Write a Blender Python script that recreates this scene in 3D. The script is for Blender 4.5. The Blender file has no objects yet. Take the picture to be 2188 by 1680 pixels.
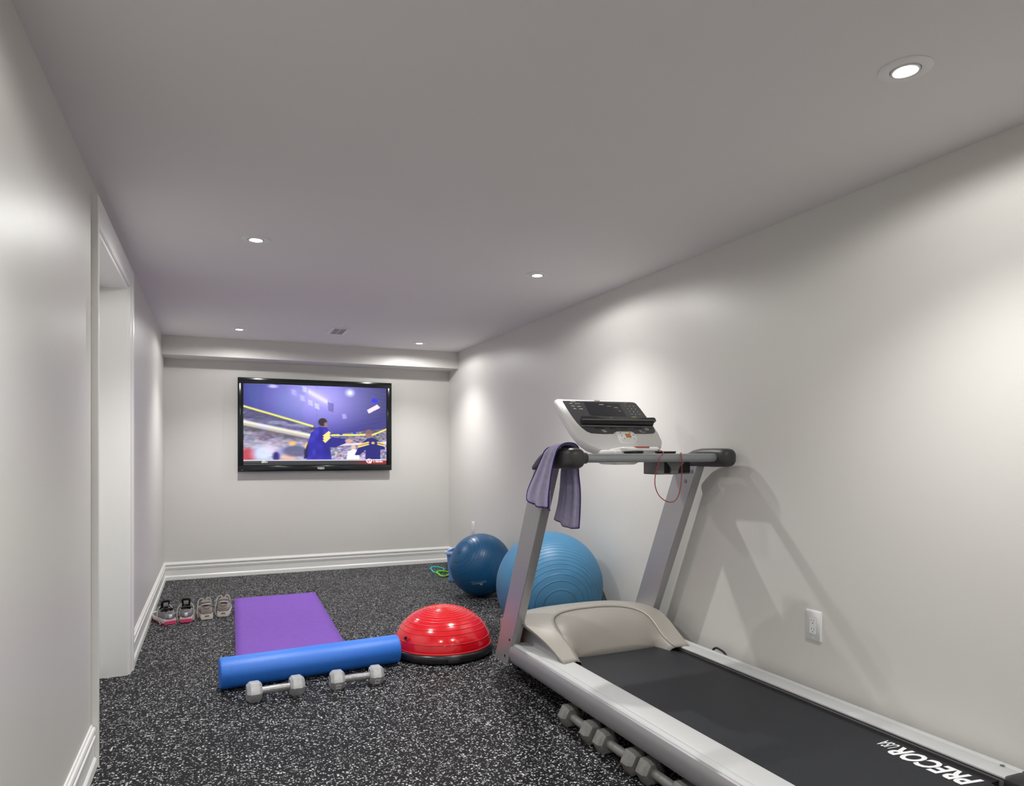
import bpy, bmesh, math, random
import numpy as np
from mathutils import Vector, Matrix, Euler
random.seed(7)
PI = math.pi
S = bpy.context.scene
COL = S.collection

# ------------------------------------------------------------------ room numbers (metres)
XL, XR, YB, YF, H = -0.4165, 2.2833, 6.976, -2.2, 2.177
YK, HK = 6.665, 2.011            # bulkhead front and underside

# ------------------------------------------------------------------ camera, world, exposure
cam_data = bpy.data.cameras.new('camera')
cam = bpy.data.objects.new('camera', cam_data)
COL.objects.link(cam)
cam.location = (0, 0, 1.17)
cam.rotation_euler = (PI / 2, 0, -math.radians(23.357))
cam_data.sensor_fit = 'HORIZONTAL'
cam_data.sensor_width = 36.0
cam_data.lens = 1473.56 / 2188 * 36.0
cam_data.shift_y = (964.5 - 840) / 2188
cam_data.clip_start = 0.02
S.camera = cam

world = bpy.data.worlds.new('world')
S.world = world
world.use_nodes = True
world.node_tree.nodes['Background'].inputs['Color'].default_value = (0.8, 0.82, 0.85, 1)
world.node_tree.nodes['Background'].inputs['Strength'].default_value = 0.3

S.view_settings.view_transform = 'Standard'
S.view_settings.look = 'None'
S.view_settings.gamma = 1.0
S.view_settings.use_curve_mapping = False
S.view_settings.exposure = -0.17
LAMP_W, LAMP_WIDE_W = 84.0, 15.0
S.cycles.use_denoising = True
S.cycles.max_bounces = 12
S.cycles.diffuse_bounces = 8
S.cycles.sample_clamp_indirect = 6.0


# ------------------------------------------------------------------ materials
def new_mat(name):
    m = bpy.data.materials.new(name)
    m.use_nodes = True
    return m, m.node_tree.nodes, m.node_tree.links, m.node_tree.nodes['Principled BSDF']


def mat(name, col, rough=0.5, metal=0.0, spec=0.5, var=0.0, vscale=20.0, bump=0.0, bscale=200.0, coat=0.0,
        detail=3.0):
    m, n, l, b = new_mat(name)
    b.inputs['Base Color'].default_value = (*col, 1)
    b.inputs['Roughness'].default_value = rough
    b.inputs['Metallic'].default_value = metal
    b.inputs['Specular IOR Level'].default_value = spec
    b.inputs['Coat Weight'].default_value = coat
    tc = n.new('ShaderNodeTexCoord')
    if var > 0:
        t = n.new('ShaderNodeTexNoise')
        t.inputs['Scale'].default_value = vscale
        t.inputs['Detail'].default_value = detail
        l.new(tc.outputs['Object'], t.inputs['Vector'])
        r = n.new('ShaderNodeValToRGB')
        r.color_ramp.elements[0].position = 0.3
        r.color_ramp.elements[1].position = 0.7
        r.color_ramp.elements[0].color = (*[max(0, c * (1 - var)) for c in col], 1)
        r.color_ramp.elements[1].color = (*[min(1, c * (1 + var)) for c in col], 1)
        l.new(t.outputs['Fac'], r.inputs['Fac'])
        l.new(r.outputs['Color'], b.inputs['Base Color'])
    if bump > 0:
        t = n.new('ShaderNodeTexNoise')
        t.inputs['Scale'].default_value = bscale
        t.inputs['Detail'].default_value = 2
        l.new(tc.outputs['Object'], t.inputs['Vector'])
        bp = n.new('ShaderNodeBump')
        bp.inputs['Strength'].default_value = bump
        bp.inputs['Distance'].default_value = 0.002
        l.new(t.outputs['Fac'], bp.inputs['Height'])
        l.new(bp.outputs['Normal'], b.inputs['Normal'])
    return m


def emit_mat(name, col, strength):
    m, n, l, b = new_mat(name)
    b.inputs['Base Color'].default_value = (*col, 1)
    b.inputs['Emission Color'].default_value = (*col, 1)
    b.inputs['Emission Strength'].default_value = strength
    return m


def floor_mat():
    m, n, l, b = new_mat('speckled_rubber')
    tc = n.new('ShaderNodeTexCoord')
    nz = n.new('ShaderNodeTexNoise')
    nz.inputs['Scale'].default_value = 160
    nz.inputs['Detail'].default_value = 1
    l.new(tc.outputs['Object'], nz.inputs['Vector'])
    mx = n.new('ShaderNodeMix')
    mx.data_type = 'VECTOR'
    mx.inputs[0].default_value = 0.012
    l.new(tc.outputs['Object'], mx.inputs[4])
    l.new(nz.outputs['Color'], mx.inputs[5])
    prev = None
    base = (0.0075, 0.0075, 0.0085, 1)
    cur = None
    for (sc, rad, thr, off) in ((92, 0.34, 0.85, 0.0), (135, 0.33, 0.85, 3.1), (200, 0.34, 0.88, 7.7)):
        mp = n.new('ShaderNodeMapping')
        mp.inputs['Location'].default_value = (off, off * 1.7, 0.013)
        l.new(mx.outputs[1], mp.inputs['Vector'])
        v = n.new('ShaderNodeTexVoronoi')
        v.voronoi_dimensions = '2D'
        v.inputs['Scale'].default_value = sc
        l.new(mp.outputs['Vector'], v.inputs['Vector'])
        lt = n.new('ShaderNodeMath')
        lt.operation = 'LESS_THAN'
        l.new(v.outputs['Distance'], lt.inputs[0])
        lt.inputs[1].default_value = rad
        sep = n.new('ShaderNodeSeparateColor')
        l.new(v.outputs['Color'], sep.inputs['Color'])
        gt = n.new('ShaderNodeMath')
        gt.operation = 'GREATER_THAN'
        l.new(sep.outputs['Red'], gt.inputs[0])
        gt.inputs[1].default_value = thr
        an = n.new('ShaderNodeMath')
        an.operation = 'MULTIPLY'
        l.new(lt.outputs[0], an.inputs[0])
        l.new(gt.outputs[0], an.inputs[1])
        rp = n.new('ShaderNodeValToRGB')
        rp.color_ramp.elements[0].color = (0.16, 0.165, 0.18, 1)
        rp.color_ramp.elements[1].color = (0.80, 0.81, 0.82, 1)
        l.new(sep.outputs['Green'], rp.inputs['Fac'])
        mc = n.new('ShaderNodeMix')
        mc.data_type = 'RGBA'
        l.new(an.outputs[0], mc.inputs[0])
        if cur is None:
            mc.inputs[6].default_value = base
        else:
            l.new(cur, mc.inputs[6])
        l.new(rp.outputs['Color'], mc.inputs[7])
        cur = mc.outputs[2]
    l.new(cur, b.inputs['Base Color'])
    b.inputs['Roughness'].default_value = 0.62
    b.inputs['Specular IOR Level'].default_value = 0.2
    bn = n.new('ShaderNodeTexNoise')
    bn.inputs['Scale'].default_value = 260
    bn.inputs['Detail'].default_value = 3
    l.new(tc.outputs['Object'], bn.inputs['Vector'])
    bp = n.new('ShaderNodeBump')
    bp.inputs['Strength'].default_value = 0.5
    bp.inputs['Distance'].default_value = 0.002
    l.new(bn.outputs['Fac'], bp.inputs['Height'])
    l.new(bp.outputs['Normal'], b.inputs['Normal'])
    return m


def ridged_mat(name, col, rough, scale, lo=0.40, hi=0.48, dark=0.8, strength=0.6, spec=0.5):
    """thin ridge lines in planes across local Z (rings round a ball)"""
    m, n, l, b = new_mat(name)
    tc = n.new('ShaderNodeTexCoord')
    sp = n.new('ShaderNodeSeparateXYZ')
    l.new(tc.outputs['Object'], sp.inputs[0])
    mu = n.new('ShaderNodeMath')
    mu.operation = 'MULTIPLY'
    mu.inputs[1].default_value = scale
    l.new(sp.outputs['Z'], mu.inputs[0])
    fr = n.new('ShaderNodeMath')
    fr.operation = 'PINGPONG'
    fr.inputs[1].default_value = 0.5
    l.new(mu.outputs[0], fr.inputs[0])
    r = n.new('ShaderNodeValToRGB')
    r.color_ramp.elements[0].position = lo
    r.color_ramp.elements[1].position = hi
    r.color_ramp.elements[0].color = (0, 0, 0, 1)
    r.color_ramp.elements[1].color = (1, 1, 1, 1)
    l.new(fr.outputs[0], r.inputs['Fac'])
    mc = n.new('ShaderNodeMix')
    mc.data_type = 'RGBA'
    mc.inputs[6].default_value = (*col, 1)
    mc.inputs[7].default_value = (*[min(1, c * dark) for c in col], 1)
    l.new(r.outputs['Color'], mc.inputs[0])
    l.new(mc.outputs[2], b.inputs['Base Color'])
    bp = n.new('ShaderNodeBump')
    bp.inputs['Strength'].default_value = strength
    bp.inputs['Distance'].default_value = 0.003
    l.new(r.outputs['Color'], bp.inputs['Height'])
    l.new(bp.outputs['Normal'], b.inputs['Normal'])
    b.inputs['Roughness'].default_value = rough
    b.inputs['Specular IOR Level'].default_value = spec
    return m


def screen_mat():
    m, n, l, b = new_mat('tv_picture')
    a = n.new('ShaderNodeVertexColor')
    a.layer_name = 'picture'
    b.inputs['Base Color'].default_value = (0.01, 0.01, 0.01, 1)
    b.inputs['Roughness'].default_value = 0.3
    l.new(a.outputs['Color'], b.inputs['Emission Color'])
    b.inputs['Emission Strength'].default_value = 1.4
    return m


M = {}
M['wall'] = mat('greige_wall_paint', (0.68, 0.668, 0.634), 0.42, spec=0.35, var=0.012, vscale=1.3, bump=0.03, bscale=350)
M['ceiling'] = mat('ceiling_paint', (0.80, 0.775, 0.765), 0.75, spec=0.2, var=0.01, vscale=1.1)
M['trim'] = mat('white_trim_paint', (0.84, 0.84, 0.815), 0.32, spec=0.4)
M['floor'] = floor_mat()
M['white_plastic'] = mat('white_plastic', (0.82, 0.82, 0.81), 0.35)
M['black_plastic'] = mat('black_plastic', (0.012, 0.012, 0.013), 0.4)
M['slot'] = mat('slot_black', (0.01, 0.01, 0.01), 0.7)
M['silver'] = mat('silver_paint', (0.36, 0.35, 0.365), 0.42, metal=0.4, spec=0.4)
M['silver_lite'] = mat('pale_silver_top', (0.50, 0.51, 0.51), 0.5, metal=0.1)
M['post'] = mat('silver_post_paint', (0.42, 0.415, 0.425), 0.34, metal=0.5)
M['tube'] = mat('grey_tube_paint', (0.30, 0.32, 0.33), 0.4, metal=0.3)
M['grip'] = mat('dark_grey_grip', (0.040, 0.040, 0.039), 0.42, bump=0.15, bscale=500)
M['hood'] = mat('taupe_hood', (0.33, 0.31, 0.275), 0.42)
M['hood2'] = mat('taupe_hood_panel', (0.275, 0.255, 0.228), 0.48)
M['belt'] = mat('tread_belt', (0.016, 0.018, 0.0225), 0.5, spec=0.3, var=0.35, vscale=420, bump=0.5, bscale=420)
M['print_white'] = mat('white_print', (0.85, 0.86, 0.88), 0.5)
M['console_white'] = mat('console_white', (0.74, 0.74, 0.72), 0.35)
M['console_dark'] = mat('console_charcoal', (0.060, 0.060, 0.063), 0.35)
M['lcd'] = mat('lcd_black', (0.028, 0.030, 0.034), 0.2)
M['key_grey'] = mat('key_grey', (0.30, 0.29, 0.29), 0.5)
M['key_print'] = mat('key_print', (0.52, 0.50, 0.49), 0.5)
M['yellow'] = mat('yellow_key', (0.42, 0.38, 0.05), 0.5)
M['orange'] = mat('orange_key', (0.50, 0.17, 0.035), 0.45)
M['red_plastic'] = mat('red_plastic', (0.50, 0.085, 0.07), 0.4)
M['cord_red'] = mat('red_cord', (0.36, 0.035, 0.055), 0.5)
M['tray_grey'] = mat('tray_grey', (0.15, 0.155, 0.15), 0.45)
M['bolt'] = mat('bolt_steel', (0.25, 0.24, 0.24), 0.3, metal=0.8)
M['towel'] = mat('lilac_microfibre', (0.45, 0.415, 0.58), 0.95, spec=0.1, var=0.08, vscale=60, bump=0.5, bscale=700)
M['hem'] = mat('violet_hem', (0.045, 0.028, 0.16), 0.8, spec=0.2)
M['mat_purple'] = mat('violet_foam', (0.225, 0.095, 0.50), 0.75, spec=0.3, var=0.05, vscale=40, bump=0.4, bscale=300)
M['roller'] = mat('blue_foam', (0.010, 0.19, 0.80), 0.46, spec=1.0, var=0.10, vscale=260, bump=0.35, bscale=330)
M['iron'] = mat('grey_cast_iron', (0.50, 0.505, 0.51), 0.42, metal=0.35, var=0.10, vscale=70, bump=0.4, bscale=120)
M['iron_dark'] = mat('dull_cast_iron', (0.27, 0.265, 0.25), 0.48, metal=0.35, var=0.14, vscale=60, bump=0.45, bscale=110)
M['iron_bar'] = mat('worn_steel_bar', (0.48, 0.48, 0.48), 0.35, metal=0.6, var=0.2, vscale=90)
M['red_dome'] = mat('red_rubber', (0.80, 0.006, 0.018), 0.16, spec=0.7, coat=0.4)
M['dome_ring'] = mat('red_rubber_rib', (0.85, 0.06, 0.055), 0.25, spec=0.6)
M['dome_base'] = mat('black_dome_base', (0.020, 0.020, 0.024), 0.28)
M['ball_deep'] = ridged_mat('deep_blue_vinyl', (0.004, 0.095, 0.235), 0.36, 62, dark=0.6)
M['ball_lite'] = ridged_mat('pale_blue_vinyl', (0.06, 0.225, 0.41), 0.46, 52, dark=0.75)
M['bin'] = mat('blue_bin_plastic', (0.16, 0.34, 0.74), 0.35)
M['bin_rim'] = mat('pale_blue_rim', (0.50, 0.64, 0.92), 0.35)
M['teal'] = mat('teal_foam', (0.02, 0.46, 0.42), 0.5)
M['lime'] = mat('lime_foam', (0.22, 0.62, 0.03), 0.5)
M['tv_bezel'] = mat('gloss_black_bezel', (0.008, 0.012, 0.013), 0.14, spec=0.5)
M['tv_back'] = mat('matt_black_back', (0.012, 0.012, 0.012), 0.6)
M['screen'] = screen_mat()
M['lens'] = emit_mat('lamp_lens', (1.0, 0.98, 0.96), 40.0)
M['gimbal'] = mat('white_lamp_metal', (0.80, 0.80, 0.79), 0.35)
M['shoe_white'] = mat('off_white_leather', (0.52, 0.48, 0.43), 0.6, var=0.08, vscale=40)
M['shoe_grey'] = mat('grey_mesh_fabric', (0.24, 0.24, 0.25), 0.7, var=0.2, vscale=260, bump=0.4, bscale=500)
M['shoe_silver'] = mat('silver_heel_patch', (0.34, 0.35, 0.37), 0.35, metal=0.3)
M['shoe_beige'] = mat('beige_mesh_fabric', (0.36, 0.32, 0.285), 0.75, var=0.2, vscale=220, bump=0.4, bscale=500)
M['shoe_black'] = mat('black_lining', (0.008, 0.008, 0.008), 0.8)
M['sole_white'] = mat('white_sole_rubber', (0.70, 0.67, 0.63), 0.55)
M['sole_pink'] = mat('hot_pink_rubber', (0.80, 0.07, 0.20), 0.5)
M['lace'] = mat('cream_lace', (0.58, 0.55, 0.48), 0.85)
M['gold'] = mat('tan_heel_badge', (0.30, 0.17, 0.05), 0.5)
M['vent'] = mat('vent_white', (0.84, 0.83, 0.82), 0.5)


# ------------------------------------------------------------------ mesh helpers
class MB:
    def __init__(self):
        self.v = []
        self.f = []

    def add(self, vs, fs):
        o = len(self.v)
        self.v += [tuple(p) for p in vs]
        self.f += [tuple(i + o for i in q) for q in fs]
        return self

    def box(self, x0, x1, y0, y1, z0, z1, bev=0.0, mtx=None):
        bm = bmesh.new()
        bmesh.ops.create_cube(bm, size=1)
        for w in bm.verts:
            w.co = Vector(((x0 + x1) / 2 + w.co.x * (x1 - x0), (y0 + y1) / 2 + w.co.y * (y1 - y0),
                           (z0 + z1) / 2 + w.co.z * (z1 - z0)))
        if bev > 0:
            bmesh.ops.bevel(bm, geom=bm.edges[:], offset=bev, segments=2, profile=0.5, affect='EDGES')
        if mtx is not None:
            bm.transform(mtx)
        bm.verts.index_update()
        self.add([w.co for w in bm.verts], [[w.index for w in f.verts] for f in bm.faces])
        bm.free()
        return self

    def loft(self, rings, closed=True, caps=True):
        """rings: list of equal-length point lists"""
        n = len(rings[0])
        o = len(self.v)
        for r in rings:
            self.v += [tuple(p) for p in r]
        for i in range(len(rings) - 1):
            for k in range(n if closed else n - 1):
                a = o + i * n + k
                b_ = o + i * n + (k + 1) % n
                self.f.append((a, b_, b_ + n, a + n))
        if caps and closed:
            self.f.append(tuple(o + k for k in reversed(range(n))))
            self.f.append(tuple(o + (len(rings) - 1) * n + k for k in range(n)))
        return self

    def prism(self, poly, fn, d0, d1):
        """poly of 2-d points, fn(a,b,d) -> xyz"""
        return self.loft([[fn(a, b, d0) for a, b in poly], [fn(a, b, d1) for a, b in poly]])

    def lathe(self, prof, seg=48, c=(0, 0, 0)):
        rings = [[(c[0] + r * math.cos(2 * PI * k / seg), c[1] + r * math.sin(2 * PI * k / seg), c[2] + z)
                  for k in range(seg)] for r, z in prof]
        return self.loft(rings, caps=True)

    def tube(self, pts, r, seg=8, caps=True, closed=False):
        pts = [Vector(p) for p in pts]
        n = len(pts)
        rr = r if isinstance(r, (list, tuple)) else [r] * n
        rings = []
        nrm = None
        for i in range(n):
            if closed:
                t = pts[(i + 1) % n] - pts[i - 1]
            else:
                t = pts[min(i + 1, n - 1)] - pts[max(i - 1, 0)]
            t.normalize()
            if nrm is None:
                nrm = t.orthogonal().normalized()
            else:
                nrm = (nrm - t * nrm.dot(t))
                nrm = nrm.normalized() if nrm.length > 1e-6 else t.orthogonal().normalized()
            b_ = t.cross(nrm)
            rings.append([pts[i] + (nrm * math.cos(2 * PI * k / seg) + b_ * math.sin(2 * PI * k / seg)) * rr[i]
                          for k in range(seg)])
        if closed:
            rings.append(rings[0])
            return self.loft(rings, caps=False)
        return self.loft(rings, caps=caps)

    def grid(self, P):
        """P[i][j] points"""
        nj = len(P[0])
        o = len(self.v)
        for row in P:
            self.v += [tuple(p) for p in row]
        for i in range(len(P) - 1):
            for j in range(nj - 1):
                a = o + i * nj + j
                self.f.append((a, a + 1, a + nj + 1, a + nj))
        return self

    def build(self, name, m, parent=None, smooth=35, solid=0.0, subsurf=0):
        me = bpy.data.meshes.new(name)
        me.from_pydata(self.v, [], self.f)
        me.update()
        bm = bmesh.new()
        bm.from_mesh(me)
        bmesh.ops.remove_doubles(bm, verts=bm.verts[:], dist=1e-6)
        bmesh.ops.recalc_face_normals(bm, faces=bm.faces[:])
        bm.to_mesh(me)
        bm.free()
        me.materials.append(m)
        if smooth:
            me.polygons.foreach_set('use_smooth', [True] * len(me.polygons))
            me.set_sharp_from_angle(angle=math.radians(smooth))
        o = bpy.data.objects.new(name, me)
        COL.objects.link(o)
        if parent is not None:
            o.parent = parent
        if solid:
            md = o.modifiers.new('thickness', 'SOLIDIFY')
            md.thickness = abs(solid)
            md.offset = -1 if solid > 0 else 1
        if subsurf:
            md = o.modifiers.new('smooth', 'SUBSURF')
            md.levels = md.render_levels = subsurf
        return o


def catmull(pts, n):
    pts = [Vector(p) for p in pts]
    P = [pts[0] * 2 - pts[1]] + pts + [pts[-1] * 2 - pts[-2]]
    out = []
    segs = len(pts) - 1
    for i in range(n):
        t = i / (n - 1) * segs
        k = min(int(t), segs - 1)
        u = t - k
        a, b_, c, d = P[k:k + 4]
        out.append(0.5 * ((2 * b_) + (c - a) * u + (2 * a - 5 * b_ + 4 * c - d) * u * u + (3 * b_ - a - 3 * c + d) * u ** 3))
    return out


def rrect(w0, w1, h0, h1, r, n=5):
    """rounded rectangle, r scalar or 4 radii (BL, BR, TR, TL)"""
    rs = r if isinstance(r, (list, tuple)) else [r] * 4
    cs = [(w0, h0, 1, 1, PI), (w1, h0, -1, 1, 1.5 * PI), (w1, h1, -1, -1, 0), (w0, h1, 1, -1, 0.5 * PI)]
    out = []
    for (x, y, sx, sy, a0), rr in zip(cs, rs):
        cx, cy = x + sx * rr, y + sy * rr
        for k in range(n + 1):
            a = a0 + k / n * PI / 2
            out.append((cx + rr * math.cos(a), cy + rr * math.sin(a)))
    return out


def thing(name, label, cat, loc=(0, 0, 0), rz=0.0, group=None):
    o = bpy.data.objects.new(name, None)
    COL.objects.link(o)
    o.empty_display_size = 0.1
    o.location = loc
    o.rotation_euler = (0, 0, rz)
    return tag(o, label, cat, group)


def tag(o, label, cat=None, group=None):
    o['label'] = label
    if cat:
        o['category'] = cat
    if group:
        o['group'] = group
    return o


def struct(o, label=None):
    o['kind'] = 'structure'
    if label:
        o['label'] = label
    return o


def copy_tree(o, parent=None):
    c = o.copy()
    COL.objects.link(c)
    if parent is not None:
        c.parent = parent
    for ch in [q for q in bpy.data.objects if q.parent is o]:
        copy_tree(ch, c)
    return c


def text_mesh(name, body, size, mtx, m, parent=None, bold=0.0, extrude=0.0004, shear=0.0, sx=1.0, align='LEFT'):
    cu = bpy.data.curves.new(name, 'FONT')
    cu.body = body
    cu.size = size
    cu.offset = bold
    cu.extrude = extrude
    cu.shear = shear
    cu.align_x = align
    cu.resolution_u = 3
    tmp = bpy.data.objects.new(name + '_tmp', cu)
    COL.objects.link(tmp)
    dg = bpy.context.evaluated_depsgraph_get()
    me = bpy.data.meshes.new_from_object(tmp.evaluated_get(dg))
    bpy.data.objects.remove(tmp)
    bpy.data.curves.remove(cu)
    me.transform(mtx @ Matrix.Diagonal((sx, 1, 1, 1)))
    me.materials.clear()
    me.materials.append(m)
    me.name = name
    o = bpy.data.objects.new(name, me)
    COL.objects.link(o)
    if parent is not None:
        o.parent = parent
    return o


def frame(o, x, y, z=None):
    """matrix with given origin, x axis, y axis"""
    x = Vector(x).normalized()
    y = Vector(y).normalized()
    z = x.cross(y)
    return Matrix(((x.x, y.x, z.x, o[0]), (x.y, y.y, z.y, o[1]), (x.z, y.z, z.z, o[2]), (0, 0, 0, 1)))


# ------------------------------------------------------------------ the room shell
DY0, DY1, DZ = 3.045, 4.115, 2.035      # door opening in the left wall
T = 0.16
struct(MB().box(XL - T - 0.9, XR + T, YF - T, YB + T, -0.1, 0).build('floor', M['floor'], smooth=0),
       'black rubber floor speckled with pale grey flecks')
ceil = struct(MB().box(XL - T, XR + T, YF - T, YB + T, H, H + 0.1).build('ceiling', M['ceiling'], smooth=0))
MB().box(XL, XR, YK, YB, HK, H).build('bulkhead', M['wall'], ceil, smooth=0)
wl = MB()
wl.box(XL - T, XL, YF, DY0, 0, H).box(XL - T, XL, DY1, YB, 0, H).box(XL - T, XL, DY0, DY1, DZ, H)
struct(wl.build('wall_left', M['wall'], smooth=0))
struct(MB().box(XR, XR + T, YF, YB, 0, H).build('wall_right', M['wall'], smooth=0))
struct(MB().box(XL - T, XR + T, YB, YB + T, 0, H).build('wall_back', M['wall'], smooth=0))
struct(MB().box(XL - T, XR + T, YF - T, YF, 0, H).build('wall_front', M['wall'], smooth=0))

BASE = [(0, 0), (0.019, 0), (0.019, 0.020), (0.0175, 0.031), (0.013, 0.038), (0.0095, 0.041), (0.0095, 0.090),
        (0.0115, 0.092), (0.0115, 0.098), (0.0135, 0.101), (0.0145, 0.108), (0.0145, 0.117), (0.0075, 0.121),
        (0.0075, 0.131), (0.0135, 0.134), (0.015, 0.142), (0.012, 0.150), (0.006, 0.153), (0.005, 0.160), (0, 0.162)]
b = MB()
b.prism(BASE, lambda a, z, d: (XL + a, d, z), YF, DY0 - 0.090)
b.prism(BASE, lambda a, z, d: (XL + a, d, z), DY1 + 0.088, YB)
struct(b.build('baseboard_left', M['trim'], smooth=20))
struct(MB().prism(BASE, lambda a, z, d: (XR - a, d, z), YF, YB).build('baseboard_right', M['trim'], smooth=20))
struct(MB().prism(BASE, lambda a, z, d: (d, YB - a, z), XL, XR).build('baseboard_back', M['trim'], smooth=20))
struct(MB().prism(BASE, lambda a, z, d: (d, YF + a, z), XL, XR).build('baseboard_front', M['trim'], smooth=20))

# door casing: stepped profile, mitred round the opening, and jamb
tr = bpy.data.objects.new('trim_1', None)
COL.objects.link(tr)
struct(tr, 'white stepped door casing on the left wall')
CAS = [(0.0, 0.0), (0.0, 0.012), (0.008, 0.014), (0.012, 0.011), (0.030, 0.013), (0.050, 0.016), (0.056, 0.020),
       (0.070, 0.023), (0.084, 0.023), (0.088, 0.020), (0.088, 0.0)]   # (away from the opening, off the wall)
def cas(path):
    rings = []
    for (py, pz, oy, oz) in path:
        rings.append([(XL + d, py + oy * a, pz + oz * a) for a, d in CAS])
    return MB().loft(rings)
cas([(DY0, 0, -1, 0), (DY0, DZ, -1, 1)]).build('casing', M['trim'], tr, smooth=20)
cas([(DY0, DZ, -1, 1), (DY1, DZ, 1, 1)]).build('casing', M['trim'], tr, smooth=20)
cas([(DY1, DZ, 1, 1), (DY1, 0, 1, 0)]).build('casing', M['trim'], tr, smooth=20)
MB().box(XL - T - 0.02, XL + 0.002, DY0, DY0 + 0.018, 0, DZ).build('jamb', M['trim'], tr, smooth=0)
MB().box(XL - T - 0.02, XL + 0.002, DY1 - 0.018, DY1, 0, DZ).build('jamb', M['trim'], tr, smooth=0)
MB().box(XL - T - 0.02, XL + 0.002, DY0 + 0.018, DY1 - 0.018, DZ - 0.018, DZ).build('jamb', M['trim'], tr, smooth=0)
# closed door leaf at the back of the jamb
dr = MB()
dx = XL - T + 0.012
dr.box(dx - 0.035, dx, DY0 + 0.02, DY1 - 0.02, 0.008, DZ - 0.02)
door = struct(dr.build('door_1', M['trim'], smooth=0), 'white panelled door closed at the back of the jamb')
for z0, z1 in ((0.15, 0.9), (1.02, 1.88)):
    for k in range(2):
        y0 = DY0 + 0.13 + k * 0.45
        p = MB()
        p.loft([[(dx, a, c) for a, c in rrect(y0, y0 + 0.36, z0, z1, 0.002, 1)],
                [(dx + 0.010, a, c) for a, c in rrect(y0 + 0.012, y0 + 0.348, z0 + 0.012, z1 - 0.012, 0.002, 1)],
                [(dx + 0.004, a, c) for a, c in rrect(y0 + 0.03, y0 + 0.33, z0 + 0.03, z1 - 0.03, 0.002, 1)]])
        p.build('panel', M['trim'], door, smooth=20)
kn = MB()
kn.tube([(dx, DY0 + 0.09, 0.95), (dx + 0.006, DY0 + 0.09, 0.95)], 0.028, 16)
kn.tube([(dx + 0.006, DY0 + 0.09, 0.95), (dx + 0.035, DY0 + 0.09, 0.95), (dx + 0.045, DY0 + 0.09, 0.95),
         (dx + 0.062, DY0 + 0.09, 0.95)], [0.011, 0.011, 0.026, 0.020], 16)
kn.build('door_knob', M['bolt'], door)


# ------------------------------------------------------------------ downlights
def make_downlight(x, y, label, tilt=0.0):
    t = thing('downlight', label, 'ceiling light', (x, y, H), 0, 'recessed downlights')
    MB().lathe([(0.0655, 0.0), (0.065, -0.003), (0.060, -0.005), (0.041, -0.006), (0.0375, -0.004), (0.0365, 0.0)],
               48).build('trim_ring', M['gimbal'], t)
    MB().lathe([(0.0355, -0.001), (0.0345, -0.006), (0.031, -0.0075), (0.028, -0.006), (0.0275, -0.001)],
               40).build('gimbal_ring', M['gimbal'], t)
    MB().lathe([(0.0275, -0.0015), (0.027, -0.004), (0.018, -0.0052), (0.0001, -0.0056)], 32).build('lens', M['lens'], t)
    # the lamp's beam and its weaker wide spill
    for watts, cone, blend in ((LAMP_W, 120, 1.0), (LAMP_WIDE_W, 172, 0.25)):
        ld = bpy.data.lights.new('downlight_lamp', 'SPOT')
        ld.energy = watts
        ld.color = (1.0, 0.985, 0.965)
        ld.spot_size = math.radians(cone)
        ld.spot_blend = blend
        ld.shadow_soft_size = 0.014
        lo = bpy.data.objects.new('downlight_lamp', ld)
        COL.objects.link(lo)
        lo.parent = t
        lo.location = (0, 0, -0.022)
    return t


for x, y, lab in ((1.672, 1.257, 'round white downlight in the ceiling nearest the camera, above the treadmill belt'),
                  (0.182, 3.486, 'downlight at the left of the middle pair, above the dumbbells and foam roller'),
                  (1.691, 3.552, 'downlight at the right of the middle pair, above the treadmill console'),
                  (0.189, 6.10, 'downlight by the bulkhead nearest the left wall, left of the air vent'),
                  (1.751, 6.227, 'downlight by the bulkhead towards the right corner, right of the air vent'),
                  (0.182, 1.257, 'downlight over the doorway side, just above the top of the picture'),
                  (0.182, -1.05, 'downlight behind the camera on the doorway side of the room'),
                  (1.672, -1.05, 'downlight behind the camera on the treadmill side of the room')):
    make_downlight(x, y, lab)

# ceiling air vent
vt = thing('air_vent', 'small white rectangular air vent in the ceiling before the bulkhead', 'vent', (0.952, 5.87, H))
v = MB()
w2, h2 = 0.074, 0.162
for (x0, x1, y0, y1) in ((-w2, w2, -h2, -h2 + 0.024), (-w2, w2, h2 - 0.024, h2), (-w2, -w2 + 0.024, -h2 + 0.024, h2 - 0.024),
                         (w2 - 0.024, w2, -h2 + 0.024, h2 - 0.024)):
    v.box(x0, x1, y0, y1, -0.007, 0)
v.build('frame', M['vent'], vt, smooth=0)
MB().box(-w2 + 0.02, w2 - 0.02, -h2 + 0.02, h2 - 0.02, -0.0015, -0.0005)  .build('backing', M['vent'], vt, smooth=0)
rot = Matrix.Rotation(math.radians(14), 4, 'X')
sl = MB().box(-w2 + 0.024, w2 - 0.024, -0.0095, 0.0095, -0.0006, 0.0006, mtx=rot)
slat = sl.build('slat', M['vent'], vt, smooth=0)
for k in range(12):
    o = slat if k == 0 else slat.copy()
    if k:
        COL.objects.link(o)
    o.location = (0, -0.127 + k * 0.0231, -0.0060)
MB().box(-0.004, 0.004, -h2 + 0.024, h2 - 0.024, -0.0068, -0.0058).build('divider', M['vent'], vt, smooth=0)


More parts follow.
